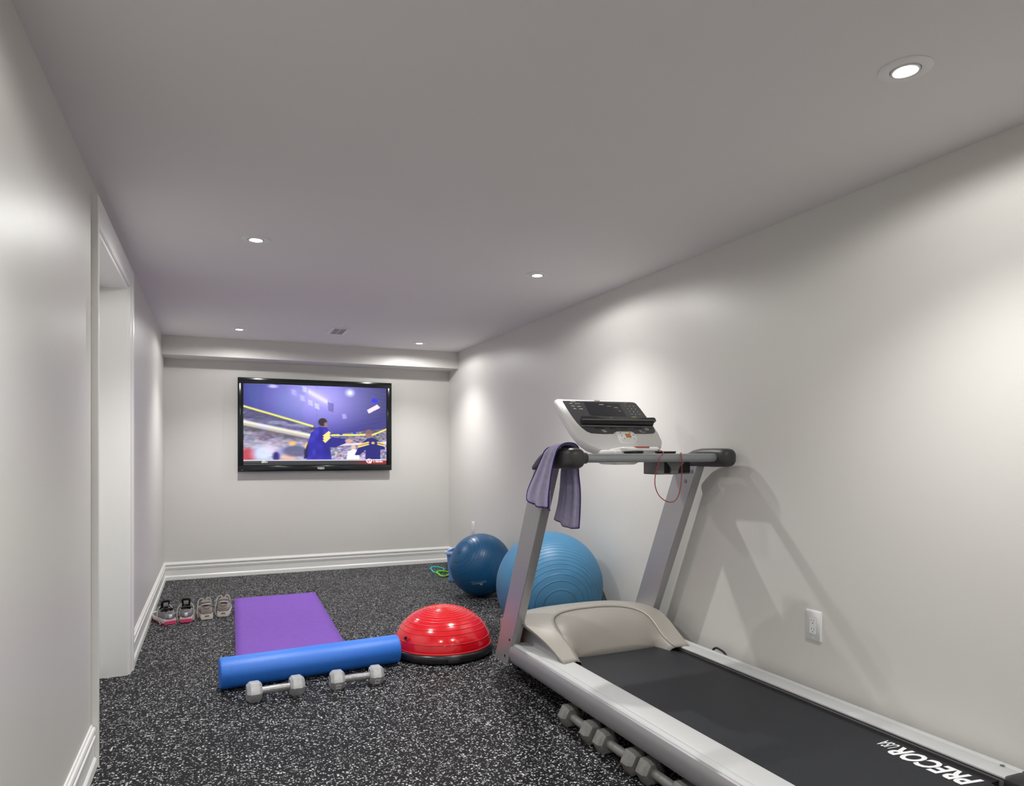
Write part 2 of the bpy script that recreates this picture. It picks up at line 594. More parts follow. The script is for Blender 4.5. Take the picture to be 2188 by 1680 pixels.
# ------------------------------------------------------------------ outlets and switch
def plate(name, label, cat, org, xdir, is_switch=False, group=None):
    """origin centre on the wall; xdir horizontal along the plate; up is z; normal = xdir x z"""
    t = thing(name, label, cat, org, 0, group)
    X = Vector(xdir)
    N = X.cross(Vector((0, 0, 1)))
    F = lambda a, c, d: tuple(X * a + Vector((0, 0, 1)) * c + N * d)
    p = MB()
    p.loft([[F(a, c, 0) for a, c in rrect(-0.040, 0.040, -0.062, 0.062, 0.004, 2)],
            [F(a, c, 0.004) for a, c in rrect(-0.040, 0.040, -0.062, 0.062, 0.004, 2)],
            [F(a, c, 0.0065) for a, c in rrect(-0.037, 0.037, -0.059, 0.059, 0.004, 2)]])
    p.build('wall_plate', M['white_plastic'], t)
    if is_switch:
        q = MB()
        q.loft([[F(a, c, 0.0065) for a, c in rrect(-0.017, 0.017, -0.034, 0.034, 0.002, 2)],
                [F(a, c, 0.010 + 0.0035 * c / 0.034) for a, c in rrect(-0.016, 0.016, -0.033, 0.033, 0.002, 2)]])
        q.build('rocker', M['white_plastic'], t)
    else:
        MB().prism(rrect(-0.0178, 0.0178, -0.0348, 0.0348, 0.002, 2), F, 0.0063, 0.0067).build('gasket', M['key_grey'], t)
        MB().prism(rrect(-0.0168, 0.0168, -0.0335, 0.0335, 0.002, 2), F, 0.0064, 0.0082).build('receptacle', M['white_plastic'], t)
        s_ = MB()
        for cz in (0.018, -0.018):
            for cx, hh in ((-0.0062, 0.0042), (0.0062, 0.0034)):
                s_.prism([(cx - 0.0009, cz + 0.004 - hh), (cx + 0.0009, cz + 0.004 - hh), (cx + 0.0009, cz + 0.004 + hh),
                          (cx - 0.0009, cz + 0.004 + hh)], F, 0.0080, 0.0085)
            s_.prism([(0.0024 * math.cos(k * PI / 4), cz - 0.0075 + 0.0024 * math.sin(k * PI / 4)) for k in range(8)], F, 0.0080, 0.0085)
        s_.build('slots', M['slot'], t, smooth=0)
    for cz in (0.050, -0.050):
        MB().prism([(0.0028 * math.cos(k * PI / 4), cz + 0.0028 * math.sin(k * PI / 4)) for k in range(8)], F, 0.006, 0.0072).build('screw', M['vent'], t)
    return t


plate('wall_outlet', 'white double outlet on the right wall above the treadmill rail', 'outlet', (XR, 2.128, 0.448), (0, -1, 0), group='wall outlets')
plate('wall_outlet', 'white outlet low on the right wall behind the dark blue ball', 'outlet', (XR, 6.222, 0.430), (0, -1, 0), group='wall outlets')
plate('wall_outlet', 'white outlet low on the left wall beside the far door casing', 'outlet', (XL, 4.345, 0.385), (0, 1, 0), group='wall outlets')
plate('light_switch', 'white light switch on the left wall beside the far door casing', 'light switch', (XL, 4.315, 1.29), (0, 1, 0), True)

# ------------------------------------------------------------------ television
tv = thing('television', 'wall mounted flat television with a gloss black frame showing a basketball crowd', 'television',
           (0.928, YB - 0.002, 1.42))
tw, th = 0.727, 0.442
FR = lambda a, c, d: (a, -d, c)
MB().loft([[FR(a, c, 0.0) for a, c in rrect(-0.45, 0.45, -0.25, 0.25, 0.01, 2)],
           [FR(a, c, 0.018) for a, c in rrect(-tw + 0.01, tw - 0.01, -th + 0.01, th - 0.01, 0.006, 2)],
           [FR(a, c, 0.044) for a, c in rrect(-tw + 0.004, tw - 0.004, -th + 0.004, th - 0.004, 0.006, 2)]]).build('back_shell', M['tv_back'], tv)
sx0, sx1, sz0, sz1 = -0.677, 0.675, -0.388, 0.388
bz = MB()
for (x0, x1, z0, z1) in ((-tw, tw, sz1, th), (-tw, tw, -th, sz0), (-tw, sx0, sz0, sz1), (sx1, tw, sz0, sz1)):
    bz.box(x0, x1, -0.058, -0.043, z0, z1, 0.002)
bezel = bz.build('bezel', M['tv_bezel'], tv, smooth=30)
text_mesh('lettering', 'VIZIO', 0.026, frame((0.028, -0.0584, -0.424), (1, 0, 0), (0, 0, 1)), M['print_white'], bezel, bold=0.0008,
          align='CENTER')
MB().box(-tw + 0.03, -tw + 0.05, -0.0586, -0.0578, -0.427, -0.4255).build('status_lamp', M['key_print'], bezel, smooth=0)


def paint(nx, ny):
    """basketball broadcast, row 0 at the top; values are display colours"""
    yy, xx = np.mgrid[0:ny, 0:nx]
    x = (xx + 0.5) / nx
    y = (yy + 0.5) / ny
    rng = np.random.RandomState(3)
    img = np.zeros((ny, nx, 3))

    def noise(sx, sy, seed):
        r = np.random.RandomState(seed)
        g = r.rand(sy + 2, sx + 2, 3)
        gx = x * sx
        gy = y * sy
        ix = gx.astype(int)
        iy = gy.astype(int)
        fx = (gx - ix)[..., None]
        fy = (gy - iy)[..., None]
        return (g[iy, ix] * (1 - fx) + g[iy, ix + 1] * fx) * (1 - fy) + (g[iy + 1, ix] * (1 - fx) + g[iy + 1, ix + 1] * fx) * fy

    def put(mask, col, a=1.0):
        mk = np.clip(mask, 0, 1)[..., None] * a
        img[:] = img * (1 - mk) + np.array(col) * mk

    def soft(d, w):
        return np.clip(0.5 - d / w, 0, 1)

    def poly(pts):
        inside = np.zeros(x.shape, bool)
        j = len(pts) - 1
        for i in range(len(pts)):
            xi, yi = pts[i]
            xj, yj = pts[j]
            c = ((yi > y) != (yj > y)) & (x < (xj - xi) * (y - yi) / (yj - yi + 1e-9) + xi)
            inside ^= c
            j = i
        return inside.astype(float)

    def ell(cx, cy, rx, ry, w=0.1):
        d = np.sqrt(((x - cx) / rx) ** 2 + ((y - cy) / ry) ** 2) - 1
        return np.clip(0.5 - d / w, 0, 1)

    # arena roof
    roof = np.array([0.24, 0.23, 0.55])
    img[:] = roof
    put(np.clip(1 - np.sqrt(((x - 0.50) / 0.42) ** 2 + ((y - 0.12) / 0.55) ** 2), 0, 1), (0.56, 0.52, 0.95), 0.9)
    put(np.clip((x - 0.62) / 0.35, 0, 1) * np.clip(1.3 - y * 1.6, 0, 1), (0.22, 0.22, 0.40), 0.75)
    put(np.clip(0.45 - x, 0, 1) * 1.2, (0.17, 0.23, 0.52), 0.75)
    for k in range(9):     # roof beams
        d = np.abs((y - 0.05 - 0.055 * k) - (0.9 - x) * (-0.35 + 0.1 * k))
        put(soft(d - 0.003, 0.01) * (x > 0.6) * (y < 0.6), (0.34, 0.34, 0.50), 0.4)
    put((noise(22, 3, 5)[..., 0] > 0.55) * (x < 0.5) * (y < 0.55), (0.20, 0.34, 0.55), 0.28)
    # light bank streak
    d = np.abs((y - 0.135) - (x - 0.50) * 0.95)
    put(soft(d - 0.045, 0.12) * np.clip(1 - np.abs(x - 0.50) / 0.10, 0, 1) ** 0.5, (0.78, 0.74, 1.0), 0.9)
    put(soft(d - 0.022, 0.05) * (np.abs(x - 0.503) < 0.068), (1, 1, 1))
    for k, (cx, cy) in enumerate(((0.335, 0.09), (0.395, 0.16), (0.45, 0.215), (0.495, 0.255), (0.41, 0.05))):
        put(poly([(cx - 0.018, cy - 0.045), (cx + 0.015, cy - 0.025), (cx + 0.017, cy + 0.045), (cx - 0.014, cy + 0.025)]),
            (0.86, 0.85, 1.0), 0.45 + 0.1 * k if k < 4 else 0.7)
    put(ell(0.195, 0.025, 0.03, 0.02, 0.8), (0.85, 0.82, 1), 0.8)
    put(ell(0.73, 0.075, 0.030, 0.045, 0.9), (0.75, 0.80, 1.0))
    put(ell(0.73, 0.075, 0.013, 0.022, 0.5), (1, 1, 1))
    put(ell(0.91, 0.165, 0.023, 0.025, 0.3), (0.05, 0.10, 0.98))
    put(poly([(0.855, 0.29), (0.93, 0.215), (0.955, 0.255), (0.868, 0.335)]), (0.95, 0.86, 0.90))
    put(poly([(0.672, 0.345), (0.70, 0.345), (0.708, 0.405), (0.676, 0.41)]), (0.55, 0.55, 0.80))
    put(ell(0.50, 0.16, 0.30, 0.26, 1.6), (0.80, 0.77, 1.0), 0.55)
    put(poly([(0.57, 0.20), (0.615, 0.22), (0.61, 0.33), (0.575, 0.31)]), (0.20, 0.17, 0.36), 0.35)
    # upper stands
    top_l = 0.275 + x * 0.51
    top_r = 0.615 - np.clip(x - 0.60, 0, 1) * 0.22
    top = np.where(x < 0.58, top_l, top_r)
    n1 = noise(46, 60, 11)
    n2 = noise(120, 90, 12)
    g1 = n1.mean(2, keepdims=True) * 0.7 + n1 * 0.3
    g2 = n2.mean(2, keepdims=True) * 0.75 + n2 * 0.25
    crowd = 0.30 + 1.15 * (0.55 * g1 + 0.45 * g2 - 0.25)
    crowd = crowd * np.array([0.92, 0.86, 1.05])
    stand = (y > top)[..., None]
    dim = (0.45 + 0.75 * np.clip((y - 0.30) / 0.6, 0, 1))[..., None]
    img[:] = np.where(stand, np.clip(crowd * dim, 0, 1), img)
    sm = noise(10, 46, 21)[..., 0]
    put((y > top) * (y < top + 0.20) * (x < 0.45), (0.38, 0.38, 0.62), 0.45)
    put((sm > 0.60) * (y > top) * (y < 0.62) * (x < 0.45), (0.80, 0.80, 0.92), 0.35)
    # ribbon boards
    d = np.abs(y - (0.275 + x * 0.50))
    put(soft(d - 0.011, 0.012) * (x < 0.47), (0.97, 0.95, 0.45))
    d = np.abs(y - (0.618 - np.clip(x - 0.60, 0, 1) * 0.03 - np.clip(x - 0.90, 0, 1) * 0.7))
    put(soft(d - 0.010, 0.012) * (x > 0.57), (0.93, 0.92, 0.42))
    d = np.abs(y - (0.475 + x * 0.36))
    put(soft(d - 0.030, 0.02) * (x < 0.46), (0.88, 0.87, 0.92))
    put(soft(d - 0.018, 0.02) * (x < 0.46) * (noise(8, 1, 4)[..., 0] > 0.5), (0.96, 0.90, 0.42), 0.8)
    put(soft(d - 0.075, 0.05) * (x < 0.46) * (y > 0.475 + x * 0.36), (0.36, 0.34, 0.34), 0.6)
    put(soft(d - 0.030, 0.02) * (x < 0.46), (0.88, 0.87, 0.92), 0.5)
    d = np.abs(y - 0.735 + (x - 0.7) * 0.08)
    put(soft(d - 0.014, 0.01) * (x > 0.66), (0.90, 0.86, 0.86), 0.9)
    for cx, cy in ((0.665, 0.605), (0.765, 0.59)):
        put(ell(cx, cy, 0.011, 0.012, 0.3), (0.05, 0.2, 0.9))
    # lower crowd, smeared
    n3 = noise(52, 64, 31)
    low = np.clip((y - 0.66) / 0.06, 0, 1) * (x < 0.46)
    img[:] = img * (1 - 0.62 * low[..., None]) + np.clip(0.42 + 0.55 * (0.6 * n3.mean(2, keepdims=True) + 0.4 * n3) * np.array([1.0, 0.92, 1.08]), 0, 1) * 0.62 * low[..., None]
    put(ell(0.03, 0.865, 0.055, 0.08, 0.6), (0.72, 0.22, 0.28), 0.9)
    put(ell(0.125, 0.85, 0.065, 0.10, 0.9), (0.80, 0.86, 0.97), 0.85)
    put(ell(0.175, 0.80, 0.04, 0.06, 0.9), (0.86, 0.82, 0.92), 0.7)
    put(ell(0.25, 0.83, 0.03, 0.05, 0.9), (0.60, 0.60, 0.82), 0.7)
    put(ell(0.215, 0.89, 0.022, 0.06, 0.3), (0.16, 0.14, 0.44))
    put(ell(0.30, 0.90, 0.05, 0.05, 0.5), (0.86, 0.70, 0.64))
    put(ell(0.345, 0.82, 0.085, 0.07, 0.4), (0.26, 0.28, 0.44), 0.7)
    put(ell(0.325, 0.725, 0.022, 0.025, 0.5), (0.93, 0.72, 0.40))
    # seated spectator clapping, between the players
    put(ell(0.755, 0.775, 0.018, 0.03, 0.4), (0.85, 0.72, 0.68))
    put(poly([(0.715, 0.83), (0.745, 0.80), (0.775, 0.80), (0.80, 0.87), (0.80, 0.95), (0.70, 0.95)]), (0.92, 0.90, 0.95))
    # player in a blue warm-up jacket, from behind
    blue = (0.17, 0.15, 0.62)
    put(poly([(0.415, 1.0), (0.43, 0.72), (0.452, 0.60), (0.49, 0.53), (0.53, 0.505), (0.565, 0.525), (0.595, 0.60),
              (0.585, 0.76), (0.60, 0.93), (0.60, 1.0)]), blue)
    put(poly([(0.405, 0.92), (0.41, 0.78), (0.432, 0.72), (0.43, 0.90)]), (0.10, 0.09, 0.28))
    put(poly([(0.55, 0.70), (0.60, 0.645), (0.69, 0.66), (0.70, 0.72), (0.62, 0.775), (0.575, 0.77)]), (0.15, 0.14, 0.52))
    fold = noise(40, 12, 44)[..., 0]
    jk = ((x > 0.42) & (x < 0.61) & (y > 0.53)).astype(float)
    put(jk * (np.abs(img[..., 2] - 0.62) < 0.01) * np.clip(fold * 2 - 1.0, 0, 1), (0.34, 0.32, 0.86), 0.6)
    put(jk * (np.abs(img[..., 2] - 0.62) < 0.01) * np.clip(0.9 - fold * 2, 0, 1), (0.09, 0.08, 0.40), 0.7)
    for k in range(3):
        o = 0.030 * k
        put(poly([(0.535, 0.625 + o), (0.578, 0.565 + o), (0.592, 0.590 + o), (0.553, 0.66 + o)]), (0.97, 0.86, 0.52))
    put(poly([(0.408, 0.77), (0.425, 0.70), (0.430, 0.72), (0.415, 0.80)]), (0.93, 0.80, 0.45))
    put(poly([(0.515, 0.455), (0.553, 0.455), (0.566, 0.52), (0.52, 0.515)]), (0.55, 0.42, 0.42))
    put(ell(0.535, 0.455, 0.031, 0.050, 0.2), (0.20, 0.16, 0.19))
    put(ell(0.557, 0.485, 0.012, 0.030, 0.3), (0.58, 0.44, 0.46))
    put(ell(0.725, 0.69, 0.028, 0.025, 0.4), (0.82, 0.62, 0.58))
    # second player facing
    put(poly([(0.765, 0.87), (0.80, 0.745), (0.855, 0.66), (0.89, 0.645), (0.93, 0.67), (0.985, 0.74), (0.99, 0.80),
              (0.955, 0.80), (0.955, 0.90), (0.96, 1.0), (0.845, 1.0), (0.845, 0.80), (0.80, 0.875)]), (0.12, 0.12, 0.44))
    for k in range(2):
        o = 0.026 * k
        put(poly([(0.785, 0.735 + o), (0.87, 0.695 + o), (0.872, 0.712 + o), (0.79, 0.752 + o)]), (0.95, 0.82, 0.45))
        put(poly([(0.93, 0.695 + o), (0.99, 0.72 + o), (0.99, 0.737 + o), (0.932, 0.712 + o)]), (0.95, 0.82, 0.45))
    put(ell(0.90, 0.715, 0.013, 0.016, 0.3), (0.85, 0.72, 0.35))
    put(ell(0.868, 0.60, 0.024, 0.055, 0.2), (0.58, 0.43, 0.42))
    put(ell(0.868, 0.57, 0.024, 0.030, 0.3), (0.50, 0.36, 0.36))
    # broadcast bar
    bar = y > 0.925
    put(bar, (0.05, 0.05, 0.06))
    put((y > 0.925) * (y < 0.945), (0.72, 0.72, 0.74))
    put((y > 0.955) * (y < 0.965), (0.32, 0.32, 0.34))
    put((y > 0.978) * (y < 0.984), (0.42, 0.42, 0.45))
    put((y > 0.945) * (y < 0.992) * np.clip((x - 0.72) / 0.2, 0, 1), (0.62, 0.13, 0.15), 0.85)
    put(ell(0.872, 0.948, 0.022, 0.030, 0.25), (0.92, 0.90, 0.90))
    put(ell(0.872, 0.948, 0.013, 0.018, 0.3), (0.80, 0.20, 0.20))
    put(poly([(0.858, 0.925), (0.866, 0.918), (0.888, 0.972), (0.880, 0.980)]), (0.95, 0.94, 0.94), 0.9)
    for r0, w in ((0.935, 0.04), (0.958, 0.052)):
        put((np.abs(y - r0) < 0.007) * (x > 0.902) * (x < 0.902 + w + 0.02) * (noise(150, 1, 9)[..., 0] > 0.3), (0.95, 0.93, 0.93))
    for k in range(4):
        put(poly([(0.118 + 0.010 * k, 0.965), (0.126 + 0.010 * k, 0.928 + 0.008 * k), (0.131 + 0.010 * k, 0.928 + 0.008 * k), (0.124 + 0.010 * k, 0.965)]), (0.93, 0.93, 0.93))
    # broadcast softness: small blur, wider sideways on the panning left half
    def blur(a, n, ax):
        o = a.copy()
        for k in range(1, n + 1):
            o += np.roll(a, k, ax) + np.roll(a, -k, ax)
        return o / (2 * n + 1)
    top = img[: int(ny * 0.92)].copy()
    b1 = blur(top, 1, 1)
    b3 = blur(blur(top, 4, 1), 1, 0)
    w = np.clip((0.44 - x[: top.shape[0]]) / 0.08, 0, 1)[..., None]
    mix = b1 * (1 - w) + b3 * w
    mix[:, :6] = top[:, :6]
    mix[:, -6:] = top[:, -6:]
    img[: top.shape[0]] = mix
    return np.clip(img, 0, 1)


def to_lin(c):
    return np.where(c <= 0.04045, c / 12.92, ((c + 0.055) / 1.055) ** 2.4)


NX, NY = 400, 228
pic = to_lin(paint(NX, NY))
gx = np.linspace(sx0, sx1, NX + 1)
gz = np.linspace(sz1, sz0, NY + 1)
vv = np.zeros(((NX + 1) * (NY + 1), 3))
vv[:, 0] = np.tile(gx, NY + 1)
vv[:, 2] = np.repeat(gz, NX + 1)
vv[:, 1] = -0.046
ii = np.arange(NX * NY)
r_, c_ = ii // NX, ii % NX
a_ = r_ * (NX + 1) + c_
ff = np.stack([a_, a_ + NX + 1, a_ + NX + 2, a_ + 1], 1)
me = bpy.data.meshes.new('screen')
me.from_pydata(vv.tolist(), [], ff.tolist())
at = me.color_attributes.new('picture', 'FLOAT_COLOR', 'CORNER')
cc = np.ones((NX * NY, 4, 4), np.float32)
cc[:, :, :3] = pic.reshape(-1, 1, 3)
at.data.foreach_set('color', cc.ravel())
me.materials.append(M['screen'])
scr = bpy.data.objects.new('screen', me)
COL.objects.link(scr)
scr.parent = tv
scr['label'] = 'lit screen showing players in blue jackets before an arena crowd'

# ------------------------------------------------------------------ treadmill
TA = math.radians(1.22)
tm = thing('treadmill', 'silver motorised treadmill with black belt, taupe hood and white console along the right wall',
           'treadmill', (1.81, 2.0, 0), TA)

# side rails (extruded along v, profile in u,z for the left side; mirrored for the right)
RAIL = [(-0.420, 0.2035), (-0.427, 0.200), (-0.434, 0.186), (-0.437, 0.168), (-0.436, 0.148), (-0.430, 0.128),
        (-0.418, 0.112), (-0.400, 0.102), (-0.380, 0.100), (-0.315, 0.100), (-0.315, 0.198), (-0.420, 0.198)]
CAP = [(-0.4195, 0.2045), (-0.412, 0.2105), (-0.402, 0.2125), (-0.393, 0.2105), (-0.389, 0.2085), (-0.384, 0.2105),
       (-0.300, 0.2135), (-0.294, 0.2125), (-0.2905, 0.209), (-0.2905, 0.2045), (-0.300, 0.2035), (-0.300, 0.200), (-0.4195, 0.200)]
for s in (-1, 1):
    sg = lambda u: u if s < 0 else -u
    o = MB().prism(RAIL, lambda a, z, d: (sg(a), d, z), -0.74, 1.165).build('side_rail', M['silver'], tm, smooth=28)
    off = 0.0 if s < 0 else 0.018
    o = MB().prism(CAP, lambda a, z, d: (sg(a) + (off if a > -0.35 else 0), d, z), -0.72, 1.16).build('foot_rail', M['silver_lite'], tm, smooth=28)
    o['label'] = 'pale silver foot rail top'
    MB().box(min(sg(-0.437), sg(-0.29)), max(sg(-0.437), sg(-0.29)), -0.785, -0.722, 0.095, 0.215, 0.012).build('end_cap', M['black_plastic'], tm)
    # rail screw near the back
    MB().lathe([(0.007, 0), (0.007, 0.0015), (0.004, 0.0016), (0.0035, 0.0002), (0.0001, 0.0002)], 14,
               (sg(-0.380), -0.672, 0.2118)).build('rail_screw', M['bolt'], tm)
# running belt: flat loop round two rollers
BZ = 0.196
loop = [(-0.68, BZ), (0.98, BZ)]
bp_ = []
for k in range(9):
    a = PI / 2 - PI * k / 8
    bp_.append((0.98 + 0.03 * math.cos(a), BZ - 0.03 + 0.03 * math.sin(a)))
for k in range(9):
    a = -PI / 2 - PI * k / 8
    bp_.append((-0.70 + 0.03 * math.cos(a), BZ - 0.03 + 0.03 * math.sin(a)))
belt = MB().prism(bp_, lambda a, z, d: (d, a, z), -0.298, 0.270).build('running_belt', M['belt'], tm, smooth=40)
belt['label'] = 'black textured running belt with white lettering'
MB().box(-0.30, 0.306, -0.70, 1.30, 0.105, 0.158).build('deck', M['black_plastic'], tm, smooth=0)
MB().box(0.273, 0.318, -0.70, 0.86, 0.15, 0.192).build('deck_edge', M['black_plastic'], tm, smooth=0)
# lettering along the belt: reads from the near end forward, letter tops to the left
def fit_text(body, x0, x1, y0, y1, bold, shear):
    o = text_mesh('lettering', body, 1.0, Matrix(), M['print_white'], belt, bold=bold, extrude=0.0, shear=shear)
    co = [v_.co.copy() for v_ in o.data.vertices]
    ax, bx = min(c.x for c in co), max(c.x for c in co)
    ay, by = min(c.y for c in co), max(c.y for c in co)
    for v_, c in zip(o.data.vertices, co):
        along = x0 + (c.x - ax) / (bx - ax) * (x1 - x0)
        up = y0 + (c.y - ay) / (by - ay) * (y1 - y0)
        v_.co = Vector((-up, along, BZ + 0.0006))
    return o
fit_text('PRECOR', -0.690, -0.432, -0.264, -0.176, 0.035, 0.28)
fit_text('USA', -0.424, -0.376, -0.264, -0.205, 0.01, 0.28)

# motor hood: horseshoe shell + set back centre panel
def mirror(L):
    return L + [(-u, v_, z) for (u, v_, z) in reversed(L[:-1])]
OUT = mirror([(-0.350, 0.760, 0.2155), (-0.362, 0.86, 0.258), (-0.378, 0.95, 0.292), (-0.394, 1.05, 0.318), (-0.400, 1.15, 0.328),
              (-0.400, 1.28, 0.318), (-0.392, 1.38, 0.285), (-0.33, 1.46, 0.26), (-0.17, 1.485, 0.255), (0, 1.49, 0.255)])
INN = mirror([(-0.272, 0.770, 0.2165), (-0.262, 0.85, 0.250), (-0.268, 0.92, 0.288), (-0.270, 0.98, 0.318), (-0.258, 1.03, 0.336),
              (-0.228, 1.075, 0.347), (-0.175, 1.110, 0.354), (-0.11, 1.125, 0.358), (-0.05, 1.13, 0.360), (0, 1.13, 0.360)])
NK = 73
CO, CI = catmull(OUT, NK), catmull(INN, NK)
hd = MB()
rows = []
for k in range(NK):
    row = []
    f = math.sin(PI * k / (NK - 1))
    for j in range(11):
        r = j / 10
        p = CI[k].lerp(CO[k], r)
        p.z = CI[k].z + (CO[k].z - CI[k].z) * r ** 2.2 + 0.014 * f ** 2 * math.sin(PI * r) * (1 - r)
        row.append(p)
    low = CO[k].copy()
    low.z -= 0.014 + 0.13 * max(0, (f - 0.72) / 0.28)
    row.append(low)
    rows.append(row)
hd.grid(rows)
hd.build('hood', M['hood'], tm, smooth=50, solid=0.008)
pn = MB()
rows = []
for k in range(NK):
    row = []
    u = k / (NK - 1)
    e = abs(2 * u - 1)
    bot = Vector((-0.245 + 0.49 * u, 0.862 - 0.085 * max(0, (e - 0.88) / 0.12) ** 1.5, 0.2015))
    for j in range(13):
        r = j / 12
        p = CI[k].lerp(bot, r)
        L = (CI[k] - bot).length
        p.z += 0.16 * L * math.sin(PI * r) ** 0.9
        p.y -= 0.03 * L * math.sin(PI * r)
        p.z -= 0.006
        row.append(p)
    rows.append(row)
pn.grid(rows)
pn.build('hood_panel', M['hood2'], tm, smooth=60, solid=0.004)
for s in (-1, 1):
    # metal side plate under the hood's arched edge
    side = [(0.79, 0.20), (1.34, 0.20), (1.30, 0.30), (1.15, 0.318), (1.05, 0.305), (0.95, 0.276), (0.86, 0.236), (0.80, 0.208)]
    MB().prism(side, lambda a, z, d: (s * d, a, z), 0.338, 0.350).build('side_plate', M['post'], tm)

# posts
def zv(z, near=True):
    return (1.205 if near else 1.378) - 0.463 * (z - 0.09)
for s in (-1, 1):
    pr = [(-0.4275, 0.0), (-0.430, 0.004), (-0.430, 0.085), (-0.4265, 0.092), (-0.4265, 0.168), (-0.424, 0.172), (-0.386, 0.172), (-0.383, 0.168),
          (-0.383, 0.004), (-0.386, 0.0)]
    rings = []
    for z in (0.088, 1.11):
        rings.append([(s * -u if s > 0 else u, zv(z) + d, z + (0.012 * (0.172 - d) / 0.172 if z < 0.2 else 0)) for u, d in pr])
    po = MB().loft(rings).build('upright_post', M['post'], tm, smooth=25)
    o_ = -1 if s < 0 else 1
    uo = 0.4305 * o_ if s < 0 else 0.3825
    bolts = ((0.228, 0.035), (0.134, 0.05)) if s < 0 else ((1.020, 0.055), (1.070, 0.03), (1.070, 0.128))
    for (bz_, bd) in bolts:
        y_ = zv(bz_) + bd
        dirx = -1
        rr = 0.006 if s < 0 else 0.010
        MB().tube([(uo + 0.001, y_, bz_), (uo + dirx * 0.0022, y_, bz_), (uo + dirx * 0.003, y_, bz_)],
                  [rr, rr, rr * 0.7], 14).build('bolt', M['slot'] if s < 0 else M['bolt'], po)

# hand grips on top of the posts
def grip(s):
    rings = []
    for (v_, w, zb, zt, r) in ((0.528, 0.018, 1.122, 1.158, 0.014), (0.533, 0.030, 1.108, 1.172, 0.022), (0.545, 0.038, 1.100, 1.180, 0.028),
                               (0.565, 0.0425, 1.096, 1.183, 0.030), (0.62, 0.0435, 1.095, 1.184, 0.028), (0.72, 0.0435, 1.095, 1.183, 0.028),
                               (0.77, 0.042, 1.094, 1.176, 0.028), (0.82, 0.040, 1.092, 1.160, 0.026), (0.86, 0.037, 1.088, 1.136, 0.020),
                               (0.90, 0.034, 1.084, 1.104, 0.008), (0.905, 0.030, 1.084, 1.098, 0.006)):
        rings.append([(s * 0.4085 + a, v_, z) for a, z in rrect(-w, w, zb, zt, r, 5)])
    g = MB().loft(rings).build('hand_grip', M['grip'], tm, smooth=50)
    # collar where the crossbar enters
    if s > 0:
        return
    x0 = s * 0.372
    MB().tube([(x0, 0.6, 1.140), (x0 - s * 0.014, 0.6, 1.140), (x0 - s * 0.022, 0.6, 1.140), (x0 - s * 0.040, 0.6, 1.140)],
              [0.040, 0.034, 0.026, 0.0235], 24).build('collar', M['grip'], tm, smooth=40)
grip(-1)
grip(1)
MB().tube([(-0.345, 0.6, 1.140), (0.372, 0.6, 1.140)], 0.0195, 24).build('crossbar', M['tube'], tm)

# accessory tray hanging behind the crossbar beside the right post
ty = 0.645
tray = MB()
tray.box(0.075, 0.115, ty, ty + 0.11, 1.062, 1.128, 0.004)
tray.box(0.115, 0.272, ty + 0.012, ty + 0.11, 1.062, 1.068, 0.002)
tray.box(0.115, 0.272, ty + 0.10, ty + 0.11, 1.062, 1.128, 0.002)
TS = [(0.150, 1.062), (0.192, 1.062), (0.195, 1.083), (0.205, 1.099), (0.224, 1.110), (0.236, 1.128), (0.126, 1.128), (0.128, 1.118),
      (0.142, 1.106), (0.151, 1.094), (0.154, 1.080)]
tray.prism(TS, lambda a, z, d: (a, d, z), ty, ty + 0.012)
tray.build('accessory_tray', M['tray_grey'], tm)
MB().box(0.112, 0.275, ty + 0.014, ty + 0.10, 1.068, 1.126, 0.003).build('tray_lining', M['slot'], tm)
# cup holders either side of the console base
for cu_ in (0.165, -0.02):
    c = MB()
    c.lathe([(0.040, -0.030), (0.046, -0.002), (0.050, 0.006), (0.049, 0.010), (0.044, 0.009), (0.041, 0.0), (0.036, -0.026), (0.0001, -0.026)], 32,
            (cu_, 0.705, 1.160))
    c.build('cup_holder', M['black_plastic'], tm, smooth=40)

# ---------------- console (drawn in its own plane: s right, t up the slope, n towards the user)
CT = Vector((0, 0.26, 0.265)).normalized()
CR = Vector((1, 0, 0))
CN = CR.cross(CT)
CB = Vector((0, 0.83, 1.172))
def K(s, t, n):
    return tuple(CB + CR * s + CT * t + CN * n)
def outline(ins, dz=0.0):
    i = ins
    base = [(-0.222 + i, 0.362 - i), (-0.214 + i, 0.25), (-0.206 + i, 0.15), (-0.190 + i, 0.088), (-0.158 + i * .7, 0.040 + i * .7),
            (-0.112 + i * .5, 0.013 + i), (-0.05, 0.004 + i), (0.06, 0.002 + i), (0.16, 0.003 + i), (0.215 - i * .4, 0.010 + i),
            (0.256 - i * .7, 0.032 + i * .7), (0.280 - i, 0.070), (0.287 - i, 0.125), (0.284 - i, 0.19), (0.272 - i, 0.27), (0.258 - i, 0.345 - i * .5),
            (0.250 - i, 0.364 - i), (0.236 - i, 0.371 - i), (0.0, 0.369 - i), (-0.205 + i, 0.370 - i)]
    return base
cb = MB()
cb.loft([[K(s_, t_, -0.062) for s_, t_ in outline(0.030)], [K(s_, t_, -0.050) for s_, t_ in outline(0.008)],
         [K(s_, t_, -0.030) for s_, t_ in outline(0.0)], [K(s_, t_, -0.008) for s_, t_ in outline(0.0)],
         [K(s_, t_, 0.0) for s_, t_ in outline(0.007)]])
console = cb.build('console', M['console_white'], tm, smooth=55)
console['label'] = 'white console housing tilted on the crossbar'
